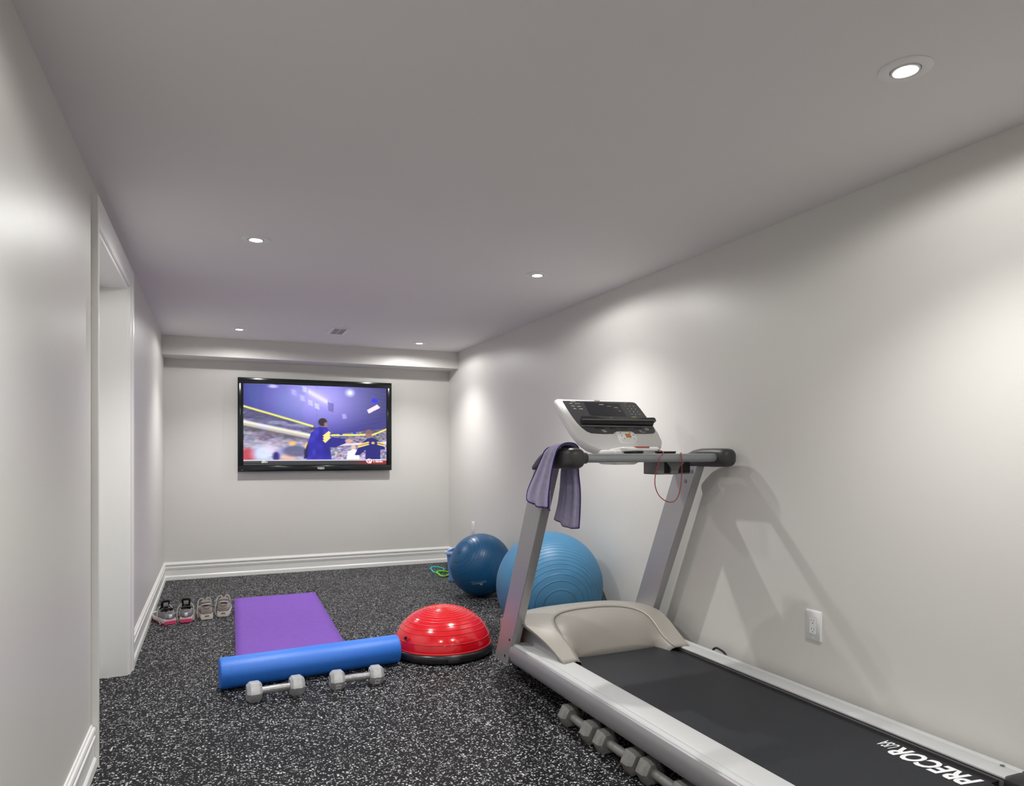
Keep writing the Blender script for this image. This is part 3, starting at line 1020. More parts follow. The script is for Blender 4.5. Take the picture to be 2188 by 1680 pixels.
DK = [(-0.186, 0.350), (-0.182, 0.30), (-0.176, 0.24), (-0.166, 0.19), (-0.154, 0.157), (-0.136, 0.130), (-0.116, 0.118), (-0.05, 0.114),
      (0.010, 0.116), (0.022, 0.128), (0.108, 0.130), (0.124, 0.119), (0.20, 0.119), (0.250, 0.122), (0.266, 0.132), (0.272, 0.150), (0.274, 0.178),
      (0.271, 0.224), (0.262, 0.30), (0.254, 0.345), (0.247, 0.354), (0.236, 0.357), (0.0, 0.355)]
MB().prism(DK, K, -0.002, 0.0016).build('face_panel', M['console_dark'], console, smooth=0)
MB().prism(rrect(-0.068, 0.146, 0.247, 0.342, [0.014, 0.002, 0.002, 0.002], 4), K, 0.0012, 0.0022).build('display', M['lcd'], console, smooth=0)
# reading ledge
LD = [(-0.148, 0.174), (0.270, 0.174), (0.284, 0.196), (0.302, 0.204), (0.303, 0.222), (0.296, 0.226), (0.225, 0.223), (0.188, 0.209), (0.16, 0.206),
      (0.0, 0.206), (-0.03, 0.214), (-0.058, 0.224), (-0.138, 0.223), (-0.146, 0.20)]
MB().prism(LD, K, 0.0015, 0.016).build('reading_ledge', M['black_plastic'], console, smooth=0)
MB().prism([(-0.143, 0.193), (0.296, 0.197), (0.296, 0.201), (-0.143, 0.197)], K, 0.015, 0.022).build('ledge_lip', M['tray_grey'], console, smooth=0)
MB().prism([(-0.150, 0.169), (0.268, 0.169), (0.268, 0.171), (-0.150, 0.171)], K, 0.0012, 0.003).build('trim_line', M['key_print'], console, smooth=0)
for s0, s1 in ((-0.081, -0.028), (0.004, 0.040), (0.069, 0.106), (0.148, 0.198)):
    MB().prism(rrect(s0, s1, 0.149, 0.162, 0.001, 1), K, 0.0012, 0.0022).build('readout', M['lcd'], console, smooth=0)
# keypad digits, three columns by three rows, then the bottom row
dig = '123456789'
for r in range(3):
    for c in range(3):
        p = K(0.174 + 0.0245 * c + 0.003 * r, 0.320 - 0.0212 * r, 0.0018)
        text_mesh('key', dig[r * 3 + c], 0.013, frame(p, CR, CT), M['key_print'], console, extrude=0.0003)
text_mesh('key', '0', 0.013, frame(K(0.207, 0.2585, 0.0018), CR, CT), M['key_print'], console, extrude=0.0003)
for s0, t0, w in ((0.178, 0.2625, 0.018), (0.228, 0.2620, 0.016), (0.176, 0.343, 0.014)):
    MB().prism([(s0, t0), (s0 + w, t0), (s0 + w, t0 + 0.0035), (s0, t0 + 0.0035)], K, 0.0014, 0.002).build('key', M['key_grey'], console, smooth=0)
MB().prism([(0.175, 0.240), (0.205, 0.240), (0.205, 0.2445), (0.175, 0.2445)], K, 0.0014, 0.002).build('key', M['yellow'], console, smooth=0)
# quick keys upper left, two columns
for (s0, t0, w) in ((-0.144, 0.343, 0.030), (-0.155, 0.329, 0.018), (-0.121, 0.329, 0.010), (-0.106, 0.330, 0.010), (-0.150, 0.310, 0.019),
                    (-0.117, 0.309, 0.020), (-0.146, 0.291, 0.016), (-0.113, 0.290, 0.021)):
    MB().prism([(s0, t0), (s0 + w, t0), (s0 + w, t0 + 0.0045), (s0, t0 + 0.0045)], K, 0.0014, 0.0021).build('key', M['key_print'], console, smooth=0)
for (s0, t0, w, mm) in ((0.018, 0.328, 0.026, 'print_white'), (0.060, 0.317, 0.026, 'key_grey'), (0.100, 0.308, 0.022, 'key_print'), (0.112, 0.296, 0.006, 'red_plastic'),
                        (0.116, 0.283, 0.012, 'yellow'), (-0.05, 0.139, 0.022, 'key_print'), (-0.048, 0.132, 0.026, 'key_print'), (-0.044, 0.126, 0.018, 'key_print'),
                        (0.170, 0.140, 0.018, 'key_print'), (0.173, 0.134, 0.010, 'key_print'), (0.178, 0.128, 0.028, 'key_print'), (0.044, 0.231, 0.008, 'key_print')):
    MB().prism([(s0, t0), (s0 + w, t0), (s0 + w, t0 + 0.003), (s0, t0 + 0.003)], K, 0.0016, 0.0026).build('display_mark', M[mm], console, smooth=0)
MB().prism([(0.224 + 0.013 * math.cos(k * PI / 8), 0.152 + 0.010 * math.sin(k * PI / 8)) for k in range(16)], K, 0.0014, 0.0022).build('key', M['key_grey'], console, smooth=0)
text_mesh('lettering', 'PRECOR', 0.0085, frame(K(0.004, 0.3585, 0.0009), CR, CT), M['slot'], console, extrude=0.0003)
# white control pad and its keys
MB().loft([[K(a, c, 0.0005) for a, c in rrect(0.018, 0.131, 0.050, 0.130, [0.02, 0.03, 0.016, 0.016], 4)],
           [K(a, c, 0.006) for a, c in rrect(0.020, 0.129, 0.052, 0.128, [0.02, 0.03, 0.016, 0.016], 4)],
           [K(a, c, 0.008) for a, c in rrect(0.026, 0.122, 0.057, 0.122, [0.018, 0.026, 0.014, 0.014], 4)]]).build('control_pad', M['white_plastic'], console)
MB().prism(rrect(0.067, 0.097, 0.084, 0.108, 0.003, 2), K, 0.006, 0.0105).build('stop_key', M['orange'], console)
for (a, c) in ((0.045, 0.097), (0.113, 0.099), (0.052, 0.076), (0.108, 0.076), (0.045, 0.116), (0.100, 0.117)):
    MB().prism(rrect(a - 0.004, a + 0.004, c - 0.0025, c + 0.0025, 0.001, 1), K, 0.007, 0.0092).build('key', M['key_grey'], console, smooth=0)
# ledge under the pad, red safety key and cord
lp = []
for (v_, u0, u1, z0, z1) in ((0.66, -0.052, 0.088, 1.174, 1.178), (0.668, -0.070, 0.106, 1.170, 1.184), (0.70, -0.082, 0.118, 1.168, 1.190),
                             (0.76, -0.074, 0.112, 1.164, 1.186), (0.84, -0.060, 0.100, 1.160, 1.180)):
    lp.append([(a, v_, z) for a, z in rrect(u0, u1, z0, z1, min(0.006, (z1 - z0) * 0.45), 3)])
MB().loft(lp).build('console_ledge', M['white_plastic'], tm, smooth=60)
MB().box(-0.020, 0.052, 0.672, 0.694, 1.186, 1.1925, 0.002).build('safety_key', M['red_plastic'], tm)
MB().box(-0.125, 0.020, 0.70, 0.86, 1.108, 1.176, 0.02).build('console_base', M['console_white'], tm)
cpts = [(0.090, 0.672, 1.179), (0.093, 0.640, 1.172), (0.075, 0.600, 1.163), (0.035, 0.574, 1.142), (0.025, 0.572, 1.114), (0.012, 0.575, 1.064), (0.014, 0.578, 1.012), (0.040, 0.58, 0.967),
        (0.090, 0.58, 0.940), (0.131, 0.58, 0.950), (0.152, 0.578, 0.998), (0.158, 0.575, 1.062), (0.156, 0.572, 1.126), (0.158, 0.580, 1.155), (0.176, 0.602, 1.163), (0.195, 0.632, 1.158),
        (0.200, 0.648, 1.140)]
MB().tube(catmull(cpts, 90), 0.0022, 8).build('safety_cord', M['cord_red'], tm)
# transport wheels and levelling feet under the frame
for s in (-1, 1):
    MB().tube([(s * 0.300, 1.40, 0.045), (s * 0.270, 1.40, 0.045)], [0.045, 0.045], 24).build('transport_wheel', M['black_plastic'], tm)
    MB().box(s * 0.285 - 0.022, s * 0.285 + 0.022, 1.29, 1.41, 0.05, 0.11, 0.003).build('wheel_bracket', M['black_plastic'], tm)
    MB().lathe([(0.028, 0.0), (0.028, 0.012), (0.012, 0.02), (0.008, 0.105)], 20, (s * 0.33, -0.62, 0)).build('levelling_foot', M['black_plastic'], tm)
MB().box(-0.36, 0.36, 1.24, 1.30, 0.10, 0.17, 0.004).build('cross_member', M['black_plastic'], tm)
# mains lead arching up from behind the far foot rail
MB().tube(catmull([(0.448, 0.50, 0.012), (0.446, 0.56, 0.11), (0.4445, 0.60, 0.190), (0.4435, 0.64, 0.212), (0.4435, 0.69, 0.205), (0.446, 0.74, 0.12), (0.448, 0.80, 0.012)], 40), 0.0055, 8).build('mains_lead', M['black_plastic'], tm)

# ------------------------------------------------------------------ towel over the left grip
tow = thing('towel', 'lilac microfibre towel with violet hem draped over the treadmill grip', 'towel', (1.81, 2.0, 0), TA)
# rows along the length: (u, z near edge, z far edge, v near, v far)
RW = [(-0.474, 0.930, 0.957, 0.652, 0.888), (-0.476, 0.975, 0.990, 0.645, 0.874), (-0.475, 1.03, 1.035, 0.634, 0.838), (-0.471, 1.09, 1.09, 0.625, 0.792),
      (-0.465, 1.14, 1.138, 0.615, 0.758), (-0.458, 1.175, 1.170, 0.604, 0.738), (-0.438, 1.194, 1.186, 0.597, 0.730), (-0.408, 1.198, 1.190, 0.60, 0.732), (-0.378, 1.192, 1.184, 0.612, 0.738),
      (-0.359, 1.172, 1.168, 0.626, 0.752), (-0.353, 1.13, 1.13, 0.642, 0.768), (-0.353, 1.08, 1.08, 0.645, 0.786), (-0.354, 1.0, 1.0, 0.630, 0.795), (-0.356, 0.92, 0.925, 0.628, 0.812),
      (-0.358, 0.838, 0.858, 0.634, 0.842)]
NL, NW = 80, 41
cA = catmull([(r[0], r[3], r[1]) for r in RW], NL)
cB = catmull([(r[0], r[4], r[2]) for r in RW], NL)
P = []
for i in range(NL):
    row = []
    fl = i / (NL - 1)
    tng = (cA[min(i + 1, NL - 1)] - cA[max(i - 1, 0)]).normalized()
    wd = (cB[i] - cA[i]).normalized()
    nr = wd.cross(tng).normalized()
    if nr.x > 0 and fl < 0.4:
        nr = -nr
    if nr.x < 0 and fl > 0.6:
        nr = -nr
    if 0.4 <= fl <= 0.6 and nr.z < 0:
        nr = -nr
    for j in range(NW):
        w = j / (NW - 1)
        p = cA[i].lerp(cB[i], w)
        amp = 0.007 + 0.006 * abs(fl - 0.5) * 2
        fold = 0.5 + 0.5 * math.sin(2 * PI * (w * 2.6 + 0.25 * math.sin(3 * fl) + 0.1))
        fold2 = 0.5 + 0.5 * math.sin(2 * PI * (w * 5.3 + 0.3 + 0.5 * fl))
        p = p + nr * (amp * fold + 0.003 * fold2)
        p.z -= 0.016 * math.sin(PI * w) * (1 if fl < 0.05 or fl > 0.95 else 0)
        row.append(p)
    P.append(row)
MB().grid(P).build('cloth', M['towel'], tow, smooth=80, solid=0.0022)
for edge in (P[0], P[-1], [r[0] for r in P], [r[-1] for r in P]):
    MB().tube(edge, 0.0030, 6).build('hem', M['hem'], tow, smooth=60)
# the folded-under layer that shows below the outer end
uf = [[Vector((-0.470 + 0.004 * math.sin(6 * j / 16), 0.668 + 0.165 * j / 16, 1.0 - (0.082 - 0.02 * math.sin(2.2 * j / 16) + 0.004) * i / 6)) for j in range(17)] for i in range(7)]
MB().grid(uf).build('under_layer', M['towel'], tow, smooth=80, solid=0.0015)
MB().tube(uf[-1] , 0.002, 6).build('hem', M['hem'], tow, smooth=60)

# ------------------------------------------------------------------ yoga mat and foam roller
ym = thing('yoga_mat', 'flat violet yoga mat lying on the floor behind the blue roller', 'yoga mat', (0.435, 4.97, 0), math.radians(-1.2))
ymm = MB()
rows = []
for i in range(41):
    row = []
    for j in range(13):
        a, c = -0.308 + 0.616 * j / 12, -0.865 + 1.73 * i / 40
        z = 0.006 + 0.0012 * math.sin(7 * c + 3 * a) + (0.004 * ((i - 36) / 4) ** 2 if i > 36 else 0)
        row.append((a, c, z))
    rows.append(row)
ymm.grid(rows)
ymm.build('sheet', M['mat_purple'], ym, smooth=60, solid=0.0045)
emb = MB()
for k in range(9):
    emb.box(-0.17 + k * 0.04, -0.145 + k * 0.04, 0.745 + 0.004 * (k % 2), 0.752 + 0.004 * (k % 3), 0.0070, 0.0088)
emb.build('embossing', mat('violet_emboss', (0.12, 0.045, 0.36), 0.8), ym, smooth=0)

fr = thing('foam_roller', 'long blue foam roller across the near end of the violet mat', 'foam roller', (0.478, 3.722, 0), math.radians(5.2))
rp = [(0.010, -0.457), (0.066, -0.457), (0.073, -0.454), (0.0762, -0.446), (0.0762, 0.446), (0.073, 0.454), (0.066, 0.457), (0.010, 0.457)]
rings = [[(x_, r * math.cos(2 * PI * k / 64), 0.0762 + r * math.sin(2 * PI * k / 64)) for k in range(64)] for r, x_ in rp]
MB().loft(rings).build('foam_body', M['roller'], fr, smooth=40)


# ------------------------------------------------------------------ dumbbells
def make_dumbbell(label, loc, rz, iron, group, number=None):
    """axis along local x, lying on a flat"""
    t = thing('dumbbell', label, 'dumbbell', loc, rz, group)
    ap = 0.0435                       # apothem
    R = ap / math.cos(PI / 6)
    def hexr(x_, f):
        return [(x_, f * R * math.cos(PI / 6 + 0 + k * PI / 3 - PI / 6), ap + f * R * math.sin(k * PI / 3)) for k in range(6)]
    for s in (-1, 1):
        bm = bmesh.new()
        m_ = MB()
        m_.loft([hexr(s * 0.063, 0.76), hexr(s * 0.076, 1.0), hexr(s * 0.115, 1.0), hexr(s * 0.131, 0.72)])
        for p in m_.v:
            bm.verts.new(p)
        bm.verts.ensure_lookup_table()
        for f in m_.f:
            bm.faces.new([bm.verts[i] for i in f])
        bmesh.ops.recalc_face_normals(bm, faces=bm.faces[:])
        bmesh.ops.bevel(bm, geom=bm.edges[:], offset=0.0014, segments=2, profile=0.6, affect='EDGES')
        q = MB()
        bm.verts.index_update()
        q.add([v_.co for v_ in bm.verts], [[v_.index for v_ in f.verts] for f in bm.faces])
        bm.free()
        hobj = q.build('hex_head', iron, t, smooth=30)
        if number:
            # raised number on the lower near face (normal towards -y, down)
            nrm = Vector((0, -math.cos(PI / 6), -0.5))
            c = Vector((s * 0.095, 0, ap)) + nrm * (ap + 0.0002)
            upv = Vector((0, -0.5, math.cos(PI / 6)))
            # digits turned on their side: text runs up the face
            text_mesh('number', number, 0.036, frame(c - upv * 0.021 + Vector((0.0125, 0, 0)), upv, Vector((-1, 0, 0))), M['vent'], hobj,
                      bold=0.0007, extrude=0.0009)
    pr = [(0.0175, -0.066), (0.0170, -0.045), (0.0178, -0.02), (0.0180, 0.0), (0.0178, 0.02), (0.0170, 0.045), (0.0175, 0.066)]
    rings = [[(x_, r * math.cos(2 * PI * k / 20), ap + r * math.sin(2 * PI * k / 20)) for k in range(20)] for r, x_ in pr]
    MB().loft(rings).build('handle', M['iron_bar'] if iron is M['iron'] else iron, t, smooth=50)
    return t


make_dumbbell('grey hex dumbbell before the left half of the blue roller, no number showing', (0.268, 3.452, 0), math.radians(4.0), M['iron'], 'hex dumbbells')
make_dumbbell('grey hex dumbbell marked 12 before the right half of the blue roller', (0.652, 3.462, 0), math.radians(0.5), M['iron'], 'hex dumbbells', '12')
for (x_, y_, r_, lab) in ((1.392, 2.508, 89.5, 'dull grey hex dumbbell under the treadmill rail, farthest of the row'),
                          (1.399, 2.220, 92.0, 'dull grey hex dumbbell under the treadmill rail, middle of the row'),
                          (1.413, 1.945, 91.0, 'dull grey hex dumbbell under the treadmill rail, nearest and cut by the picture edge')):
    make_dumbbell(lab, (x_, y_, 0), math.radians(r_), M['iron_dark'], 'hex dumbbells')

# ------------------------------------------------------------------ balance dome
bd = thing('balance_dome', 'red half ball balance trainer on a black round base beside the roller', 'balance trainer', (1.229, 3.873, 0))
MB().lathe([(0.0001, 0.004), (0.280, 0.004), (0.290, 0.010), (0.2965, 0.024), (0.2955, 0.040), (0.289, 0.050), (0.282, 0.053), (0.0001, 0.053)], 96).build('base', M['dome_base'], bd, smooth=40)
DR, DH, Z0 = 0.281, 0.213, 0.052
def dome(th):
    c, s_ = math.cos(th), math.sin(th)
    n = 1.97
    return DR * abs(c) ** (2 / n), Z0 + DH * abs(s_) ** (2 / n)
prof = [dome(PI / 2 * k / 48) for k in range(48)] + [(0.0005, Z0 + DH)]
MB().lathe(prof, 96).build('dome', M['red_dome'], bd, smooth=60)
for k, th in enumerate((0.02, 0.26, 0.50, 0.62, 0.74, 0.84, 0.92, 1.00, 1.07, 1.14, 1.21, 1.28, 1.34, 1.40)):
    r, z = dome(th)
    w = 0.0024 if k else 0.0045
    pts = [(r * math.cos(2 * PI * q / 96), r * math.sin(2 * PI * q / 96), z) for q in range(96)]
    MB().tube(pts, w, 6, closed=True).build('rib', M['dome_ring'], bd, smooth=60)
a = math.radians(264)
hm = Matrix.Translation((0.292 * math.cos(a), 0.292 * math.sin(a), 0.024)) @ Matrix.Rotation(a, 4, 'Z')
MB().box(-0.006, 0.016, -0.034, 0.034, -0.012, 0.013, 0.005, hm).build('carry_handle', M['black_plastic'], bd)
MB().box(0.012, 0.0175, -0.022, 0.022, -0.006, 0.004, 0.001, hm).build('handle_recess', M['slot'], bd)
a2 = math.radians(205)
n_ = Vector((math.cos(a2), math.sin(a2), 0.25)).normalized()
xr_ = Vector((-math.sin(a2), math.cos(a2), 0))
MB().box(-0.012, 0.012, -0.008, 0.008, 0, 0.001, 0, frame(Vector((0.277 * math.cos(a2), 0.277 * math.sin(a2), 0.130)), xr_, n_.cross(xr_))).build('print_mark', M['black_plastic'], bd, smooth=0)


# ------------------------------------------------------------------ exercise balls
def make_ball(label, loc, r, m, axis, marks):
    t = thing('exercise_ball', label, 'exercise ball', loc, 0, 'exercise balls')
    rings = []
    NS = 48
    prof = [(max(0.0005, r * math.sin(PI * k / NS)), -r * math.cos(PI * k / NS)) for k in range(NS + 1)]
    o = MB().lathe(prof, 80).build('ball_skin', m, t, smooth=80)
    o.location = (0, 0, r)
    o.rotation_euler = Vector(axis).to_track_quat('Z', 'Y').to_euler()
    pd = Vector(axis).normalized()
    plug = MB().lathe([(0.009, -0.002), (0.009, 0.001), (0.006, 0.002), (0.0005, 0.002)], 16).build('air_plug', m, t, smooth=40)
    plug.location = Vector((0, 0, r)) + pd * r
    plug.rotation_euler = o.rotation_euler
    if marks:
        d0 = Vector(marks).normalized()
        ex = d0.cross(Vector((0, 0, 1))).normalized() * -1
        ez = d0.cross(ex)
        if ez.z < 0:
            ez = -ez
        rotm = math.radians(12)
        def sp(a, c):
            a, c = a * math.cos(rotm) - c * math.sin(rotm), a * math.sin(rotm) + c * math.cos(rotm)
            return Vector((0, 0, r)) + (d0 + ex * a + ez * c).normalized() * (r + 0.0006)
        q = MB()
        for (a0, a1, c0, c1) in ((-0.25, -0.12, 0.10, 0.112), (-0.10, 0.22, 0.085, 0.093), (-0.22, 0.25, 0.03, 0.046), (0.02, 0.10, -0.04, 0.015)):
            n = 10
            q.grid([[sp(a0 + (a1 - a0) * i / n, c0), sp(a0 + (a1 - a0) * i / n, c1)] for i in range(n + 1)])
        q.build('print_mark', M['key_print'], t, smooth=60)
    return t


make_ball('smaller dark blue exercise ball before the right corner of the room', (1.985, 5.235, 0), 0.251, M['ball_deep'], (-0.80, -0.25, 0.52), (-0.38, -0.86, -0.50))
make_ball('larger pale blue exercise ball between treadmill hood and right wall', (1.925, 3.868, 0), 0.333, M['ball_lite'], (-0.25, -0.95, -0.20), None)

# ------------------------------------------------------------------ storage bin and bands in the corner
bn = thing('storage_bin', 'blue plastic storage bin half hidden behind the dark blue ball', 'storage bin', (2.075, 5.985, 0), math.radians(-34))
bw, bl, bh = 0.105, 0.13, 0.262
wallb = MB()
def bring(f, z, off=0.0):
    return [(a, c, z) for a, c in rrect(-bw * f + off, bw * f - off, -bl * f + off, bl * f - off, 0.02, 4)]
wallb.loft([bring(0.82, 0.0), bring(1.0, bh), bring(1.0, bh, 0.003), bring(0.82, 0.004, 0.003)])
wallb.build('bin_body', M['bin'], bn, smooth=40)
rim = MB()
rim.loft([bring(1.0, bh - 0.022), bring(1.10, bh - 0.020), bring(1.12, bh - 0.006), bring(1.10, bh + 0.004), bring(0.99, bh + 0.004), bring(0.98, bh - 0.02)], caps=False)
rim.build('bin_rim', M['bin_rim'], bn, smooth=40)

def make_band(label, loc, rz, m, tilt):
    t = thing('resistance_band', label, 'resistance band', loc, rz, 'resistance bands')
    # D-shaped foam handle lying on the floor, then a black strap running back
    pts = []
    for k in range(28):
        a = 2 * PI * k / 28
        rr = 1.0 + 0.18 * math.cos(3 * a)
        pts.append((0.062 * math.cos(a) * rr, 0.045 * math.sin(a) * rr, 0.010 + tilt * (0.5 + 0.5 * math.sin(a))))
    MB().tube(pts, 0.0085, 10, closed=True).build('foam_handle', m, t, smooth=60)
    MB().tube(catmull([(0.062, 0.0, 0.012 + tilt / 2), (0.085, 0.012, 0.018), (0.11, 0.03, 0.010), (0.13, 0.035, 0.008)], 16), 0.007, 8).build('strap', M['black_plastic'], t)
    return t
make_band('teal handled resistance band on the floor left of the blue bin', (1.965, 6.37, 0), math.radians(8), M['teal'], 0.040)
make_band('lime handled resistance band on the floor against the blue bin', (1.965, 6.17, 0.0), math.radians(20), M['lime'], 0.034)
cb_ = MB().tube(catmull([(2.03, 6.30, 0.008), (2.06, 6.36, 0.05), (2.10, 6.44, 0.09), (2.13, 6.52, 0.03), (2.15, 6.58, 0.008)], 30), 0.006, 8).build('resistance_tube', M['black_plastic'])
tag(cb_, 'black rubber tube arching from the floor behind the teal and lime bands', 'resistance band')


# ------------------------------------------------------------------ trainers
def make_shoe(label, loc, rz, kind, mirror_=1):
    """toe towards local +y, heel at y=0; length 0.27"""
    t = thing('trainer', label, 'shoe', loc, rz, 'pairs of trainers by the left wall')
    pink = kind == 'pink'
    up_m = M['shoe_grey'] if pink else M['shoe_beige']
    L = 0.275
    def width(y):
        u = y / L
        base = 0.036 + 0.012 * math.sin(PI * min(1, max(0, (u - 0.15) / 0.85))) if u < 0.72 else 0.048
        w = [0.037, 0.0415, 0.0415, 0.040, 0.039, 0.040, 0.043, 0.045, 0.045, 0.040, 0.026]
        k = min(9.999, u * 10)
        i = int(k)
        return w[i] + (w[i + 1] - w[i]) * (k - i)
    def ring(y, z, f=1.0, n=24, ys=1.0):
        return [(f * width(y) * math.cos(2 * PI * k / n), y, z + 0) for k in range(n)]
    # plan outline of the sole
    def plan(f, z, lift=0.0):
        left, right = [], []
        for k in range(15):
            y = L * (0.5 - 0.5 * math.cos(PI * k / 14))
            w = width(y) * f * (0.35 if k in (0, 14) else 1)
            sh = 0.006 * math.sin(PI * y / L) * mirror_
            zz = z + lift * max(0, (y / L - 0.7) / 0.3) ** 2
            left.append((-w + sh, y * (1 if f >= 1 else 0.985) + (0 if f >= 1 else 0.002), zz))
            right.append((w + sh, y * (1 if f >= 1 else 0.985) + (0 if f >= 1 else 0.002), zz))
        return left + right[::-1]
    MB().loft([plan(0.94, 0.0, 0.012), plan(1.0, 0.004, 0.012), plan(1.0, 0.012, 0.012)]).build('outsole', M['sole_pink'] if pink else M['shoe_white'], t, smooth=50)
    MB().loft([plan(1.03, 0.012, 0.012), plan(1.05, 0.018, 0.012), plan(1.03, 0.032, 0.008), plan(0.97, 0.040, 0.006)]).build('midsole', M['sole_white'], t, smooth=60)
    # heel block
    hb = MB()
    hb.loft([[(a, -0.006 + 0.0 * c, c) for a, c in rrect(-0.037, 0.037, 0.003, 0.024 if pink else 0.020, 0.005, 3)],
             [(a, 0.03, c) for a, c in rrect(-0.041, 0.041, 0.002, 0.026 if pink else 0.022, 0.005, 3)]])
    hb.build('heel_block', M['sole_pink'] if pink else M['sole_white'], t, smooth=50)
    # upper: cross sections along y (half width, height of top, opening)
    secs = [(0.003, 0.027, 0.072), (0.011, 0.035, 0.092), (0.035, 0.039, 0.096), (0.070, 0.039, 0.083), (0.105, 0.039, 0.084), (0.135, 0.039, 0.080), (0.165, 0.042, 0.070),
            (0.195, 0.044, 0.060), (0.225, 0.043, 0.052), (0.250, 0.036, 0.046), (0.268, 0.022, 0.042)]
    rows = []
    for (y, w, zt) in secs:
        sh = 0.006 * math.sin(PI * y / L) * mirror_
        row = []
        for k in range(17):
            a = PI * k / 16
            e = 0.62
            x_ = w * math.copysign(abs(math.cos(a)) ** e, math.cos(a))
            z_ = 0.036 + (zt - 0.036) * math.sin(a) ** 0.75
            row.append((x_ + sh, y, z_))
        rows.append(row)
    # body with the ankle opening left out
    body = MB()
    n = 17
    o = 0
    body.v = [tuple(p) for r in rows for p in r]
    for i in range(len(rows) - 1):
        for k in range(16):
            if 1 <= i <= 3 and 5 <= k <= 10:
                continue
            a_ = i * n + k
            body.f.append((a_, a_ + 1, a_ + n + 1, a_ + n))
    body.f.append(tuple(range(n)))
    body.build('upper', up_m, t, smooth=70, solid=0.004)
    # lining seen in the opening
    ln = MB()
    lr = []
    for (y, w, z) in ((0.018, 0.022, 0.090), (0.040, 0.026, 0.090), (0.075, 0.026, 0.078), (0.108, 0.024, 0.080)):
        lr.append([(w * math.cos(PI + PI * k / 10), y, z + 0.035 * math.sin(PI + PI * k / 10)) for k in range(11)])
    ln.grid(lr)
    ln.build('lining', M['shoe_black'] if pink else M['shoe_white'], t, smooth=70)
    # padded collar
    col = [(-0.024, 0.100, 0.086), (-0.027, 0.07, 0.084), (-0.026, 0.040, 0.094), (-0.019, 0.018, 0.102), (0, 0.009, 0.106), (0.019, 0.018, 0.102), (0.026, 0.040, 0.094), (0.027, 0.07, 0.084), (0.024, 0.100, 0.086)]
    MB().tube(catmull(col, 40), 0.0065 if not pink else 0.0055, 8).build('collar', M['shoe_black'] if pink else M['shoe_white'], t, smooth=60)
    # tongue standing up in front of the opening
    tg = MB()
    hgt = 0.140 if pink else 0.112
    tg.loft([[(a, 0.150, 0.070 + c) for a, c in rrect(-0.024, 0.024, 0, 0.012, 0.005, 3)],
             [(a, 0.118, 0.100 + c) for a, c in rrect(-0.026, 0.026, 0, 0.012, 0.005, 3)],
             [(a, 0.100, hgt - 0.010 + c) for a, c in rrect(-0.030, 0.030, 0, 0.010, 0.004, 3)],
             [(a, 0.098, hgt + c) for a, c in rrect(-0.020, 0.020, 0, 0.008, 0.003, 3)]])
    tongue = tg.build('tongue', M['shoe_black'] if pink else M['shoe_white'], t, smooth=60)
    if pink:
        MB().box(-0.015, 0.015, 0.092, 0.096, hgt - 0.034, hgt - 0.008, 0.001).build('tongue_label', M['shoe_silver'], tongue, smooth=30)
    # heel counter patch and stripes
    if pink:
        hp = [[(0.037 * math.sin(q), 0.030 - 0.035 * math.cos(q) * (1 - 0.1 * (z - 0.05)), z) for q in np.linspace(-1.15, 1.15, 13)] for z in (0.040, 0.052, 0.064, 0.072)]
        MB().grid(hp).build('heel_patch', M['shoe_silver'], t, smooth=70, solid=-0.002)
        pl = [[(0.012 * math.sin(q), 0.028 - 0.0352 * math.cos(q * 0.5), z) for q in np.linspace(-0.9, 0.9, 6)] for z in (0.042, 0.068)]
        MB().grid(pl).build('heel_tab', M['print_white'], t, smooth=70, solid=-0.002)
    else:
        for z0, mm in ((0.088, 'iron_dark'), (0.060, 'shoe_white'), (0.046, 'shoe_white')):
            pts = [(0.039 * math.sin(q), 0.030 - 0.036 * math.cos(q), z0 + 0.018 * abs(q) ** 1.5 - (0.008 if z0 > 0.08 else 0)) for q in np.linspace(-1.1, 1.1, 13)]
            MB().tube(pts, 0.0022, 6).build('heel_stripe', M[mm], t, smooth=60)
        MB().box(-0.014, 0.014, -0.0075, -0.004, 0.022, 0.030, 0.001).build('heel_badge', M['gold'], t, smooth=30)
    # laces: rungs over the tongue and two loose loops
    for k in range(5):
        y = 0.128 + 0.017 * k
        z = 0.084 - 0.0072 * k
        MB().tube(catmull([(-0.026, y + 0.004, z - 0.010), (-0.012, y, z + 0.004), (0.012, y + 0.006, z + 0.004), (0.026, y + 0.010, z - 0.010)], 12), 0.0028, 6).build('lace', M['lace'], t, smooth=60)
    lp1 = [(0.0, 0.128, 0.092), (-0.03, 0.120, 0.105), (-0.052, 0.100, 0.080), (-0.058, 0.075, 0.040), (-0.050, 0.050, 0.006), (-0.047, 0.04, 0.004)] if pink else \
          [(0.0, 0.128, 0.088), (-0.018, 0.140, 0.122), (-0.044, 0.135, 0.112), (-0.050, 0.115, 0.085), (-0.056, 0.085, 0.040), (-0.052, 0.060, 0.005)]
    lp2 = [(0.0, 0.130, 0.092), (0.028, 0.120, 0.108), (0.044, 0.105, 0.090), (0.050, 0.085, 0.050), (0.049, 0.060, 0.006), (0.047, 0.045, 0.004)] if pink else \
          [(0.0, 0.130, 0.090), (0.014, 0.150, 0.124), (0.034, 0.160, 0.112), (0.040, 0.150, 0.088), (0.046, 0.165, 0.062)]
    for L_ in (lp1, lp2):
        MB().tube(catmull(L_, 30), 0.0030, 6).build('lace', M['lace'], t, smooth=60)
    return t


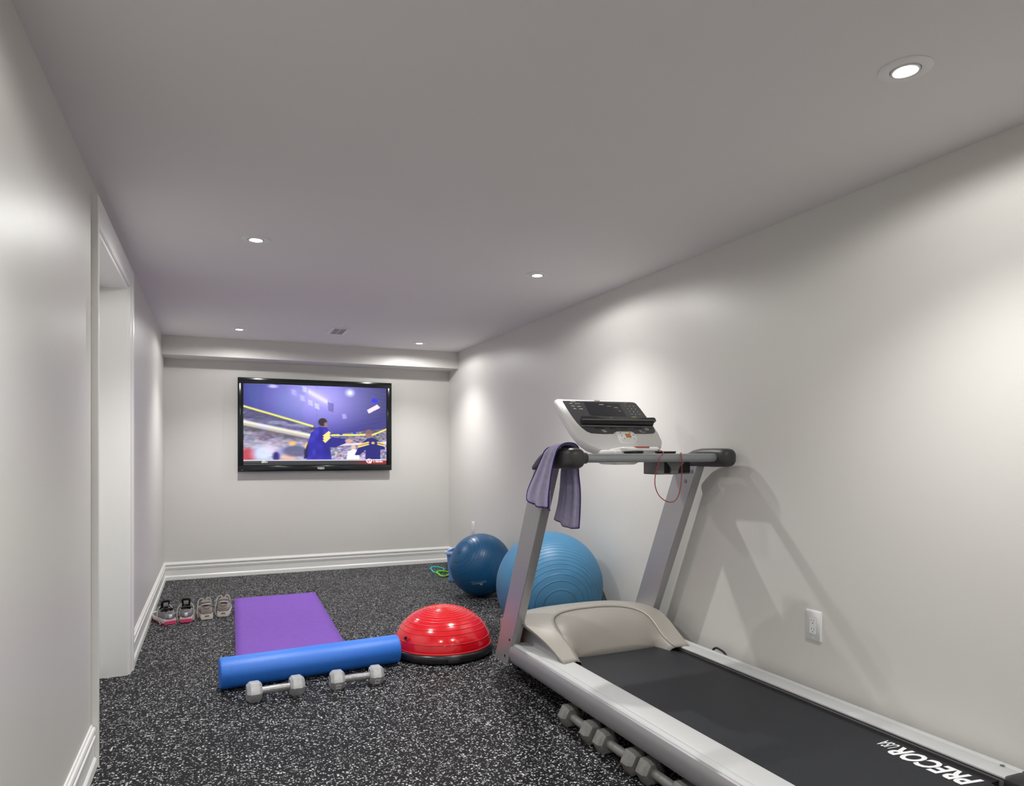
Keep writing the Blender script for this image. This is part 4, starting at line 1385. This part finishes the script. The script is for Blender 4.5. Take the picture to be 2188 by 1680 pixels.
make_shoe('grey trainer with pink heel, toe turned to the left wall', (-0.272, 5.188, 0), math.radians(20), 'pink', -1)
make_shoe('grey trainer with pink heel and black tongue standing up, right of its pair', (-0.176, 5.205, 0), math.radians(2), 'pink', 1)
make_shoe('worn beige trainer left of its pair, beside the pink heeled pair', (-0.046, 5.237, 0), math.radians(5), 'beige', -1)
make_shoe('worn beige trainer right of its pair, nearest the violet mat', (0.058, 5.282, 0), math.radians(-3), 'beige', 1)
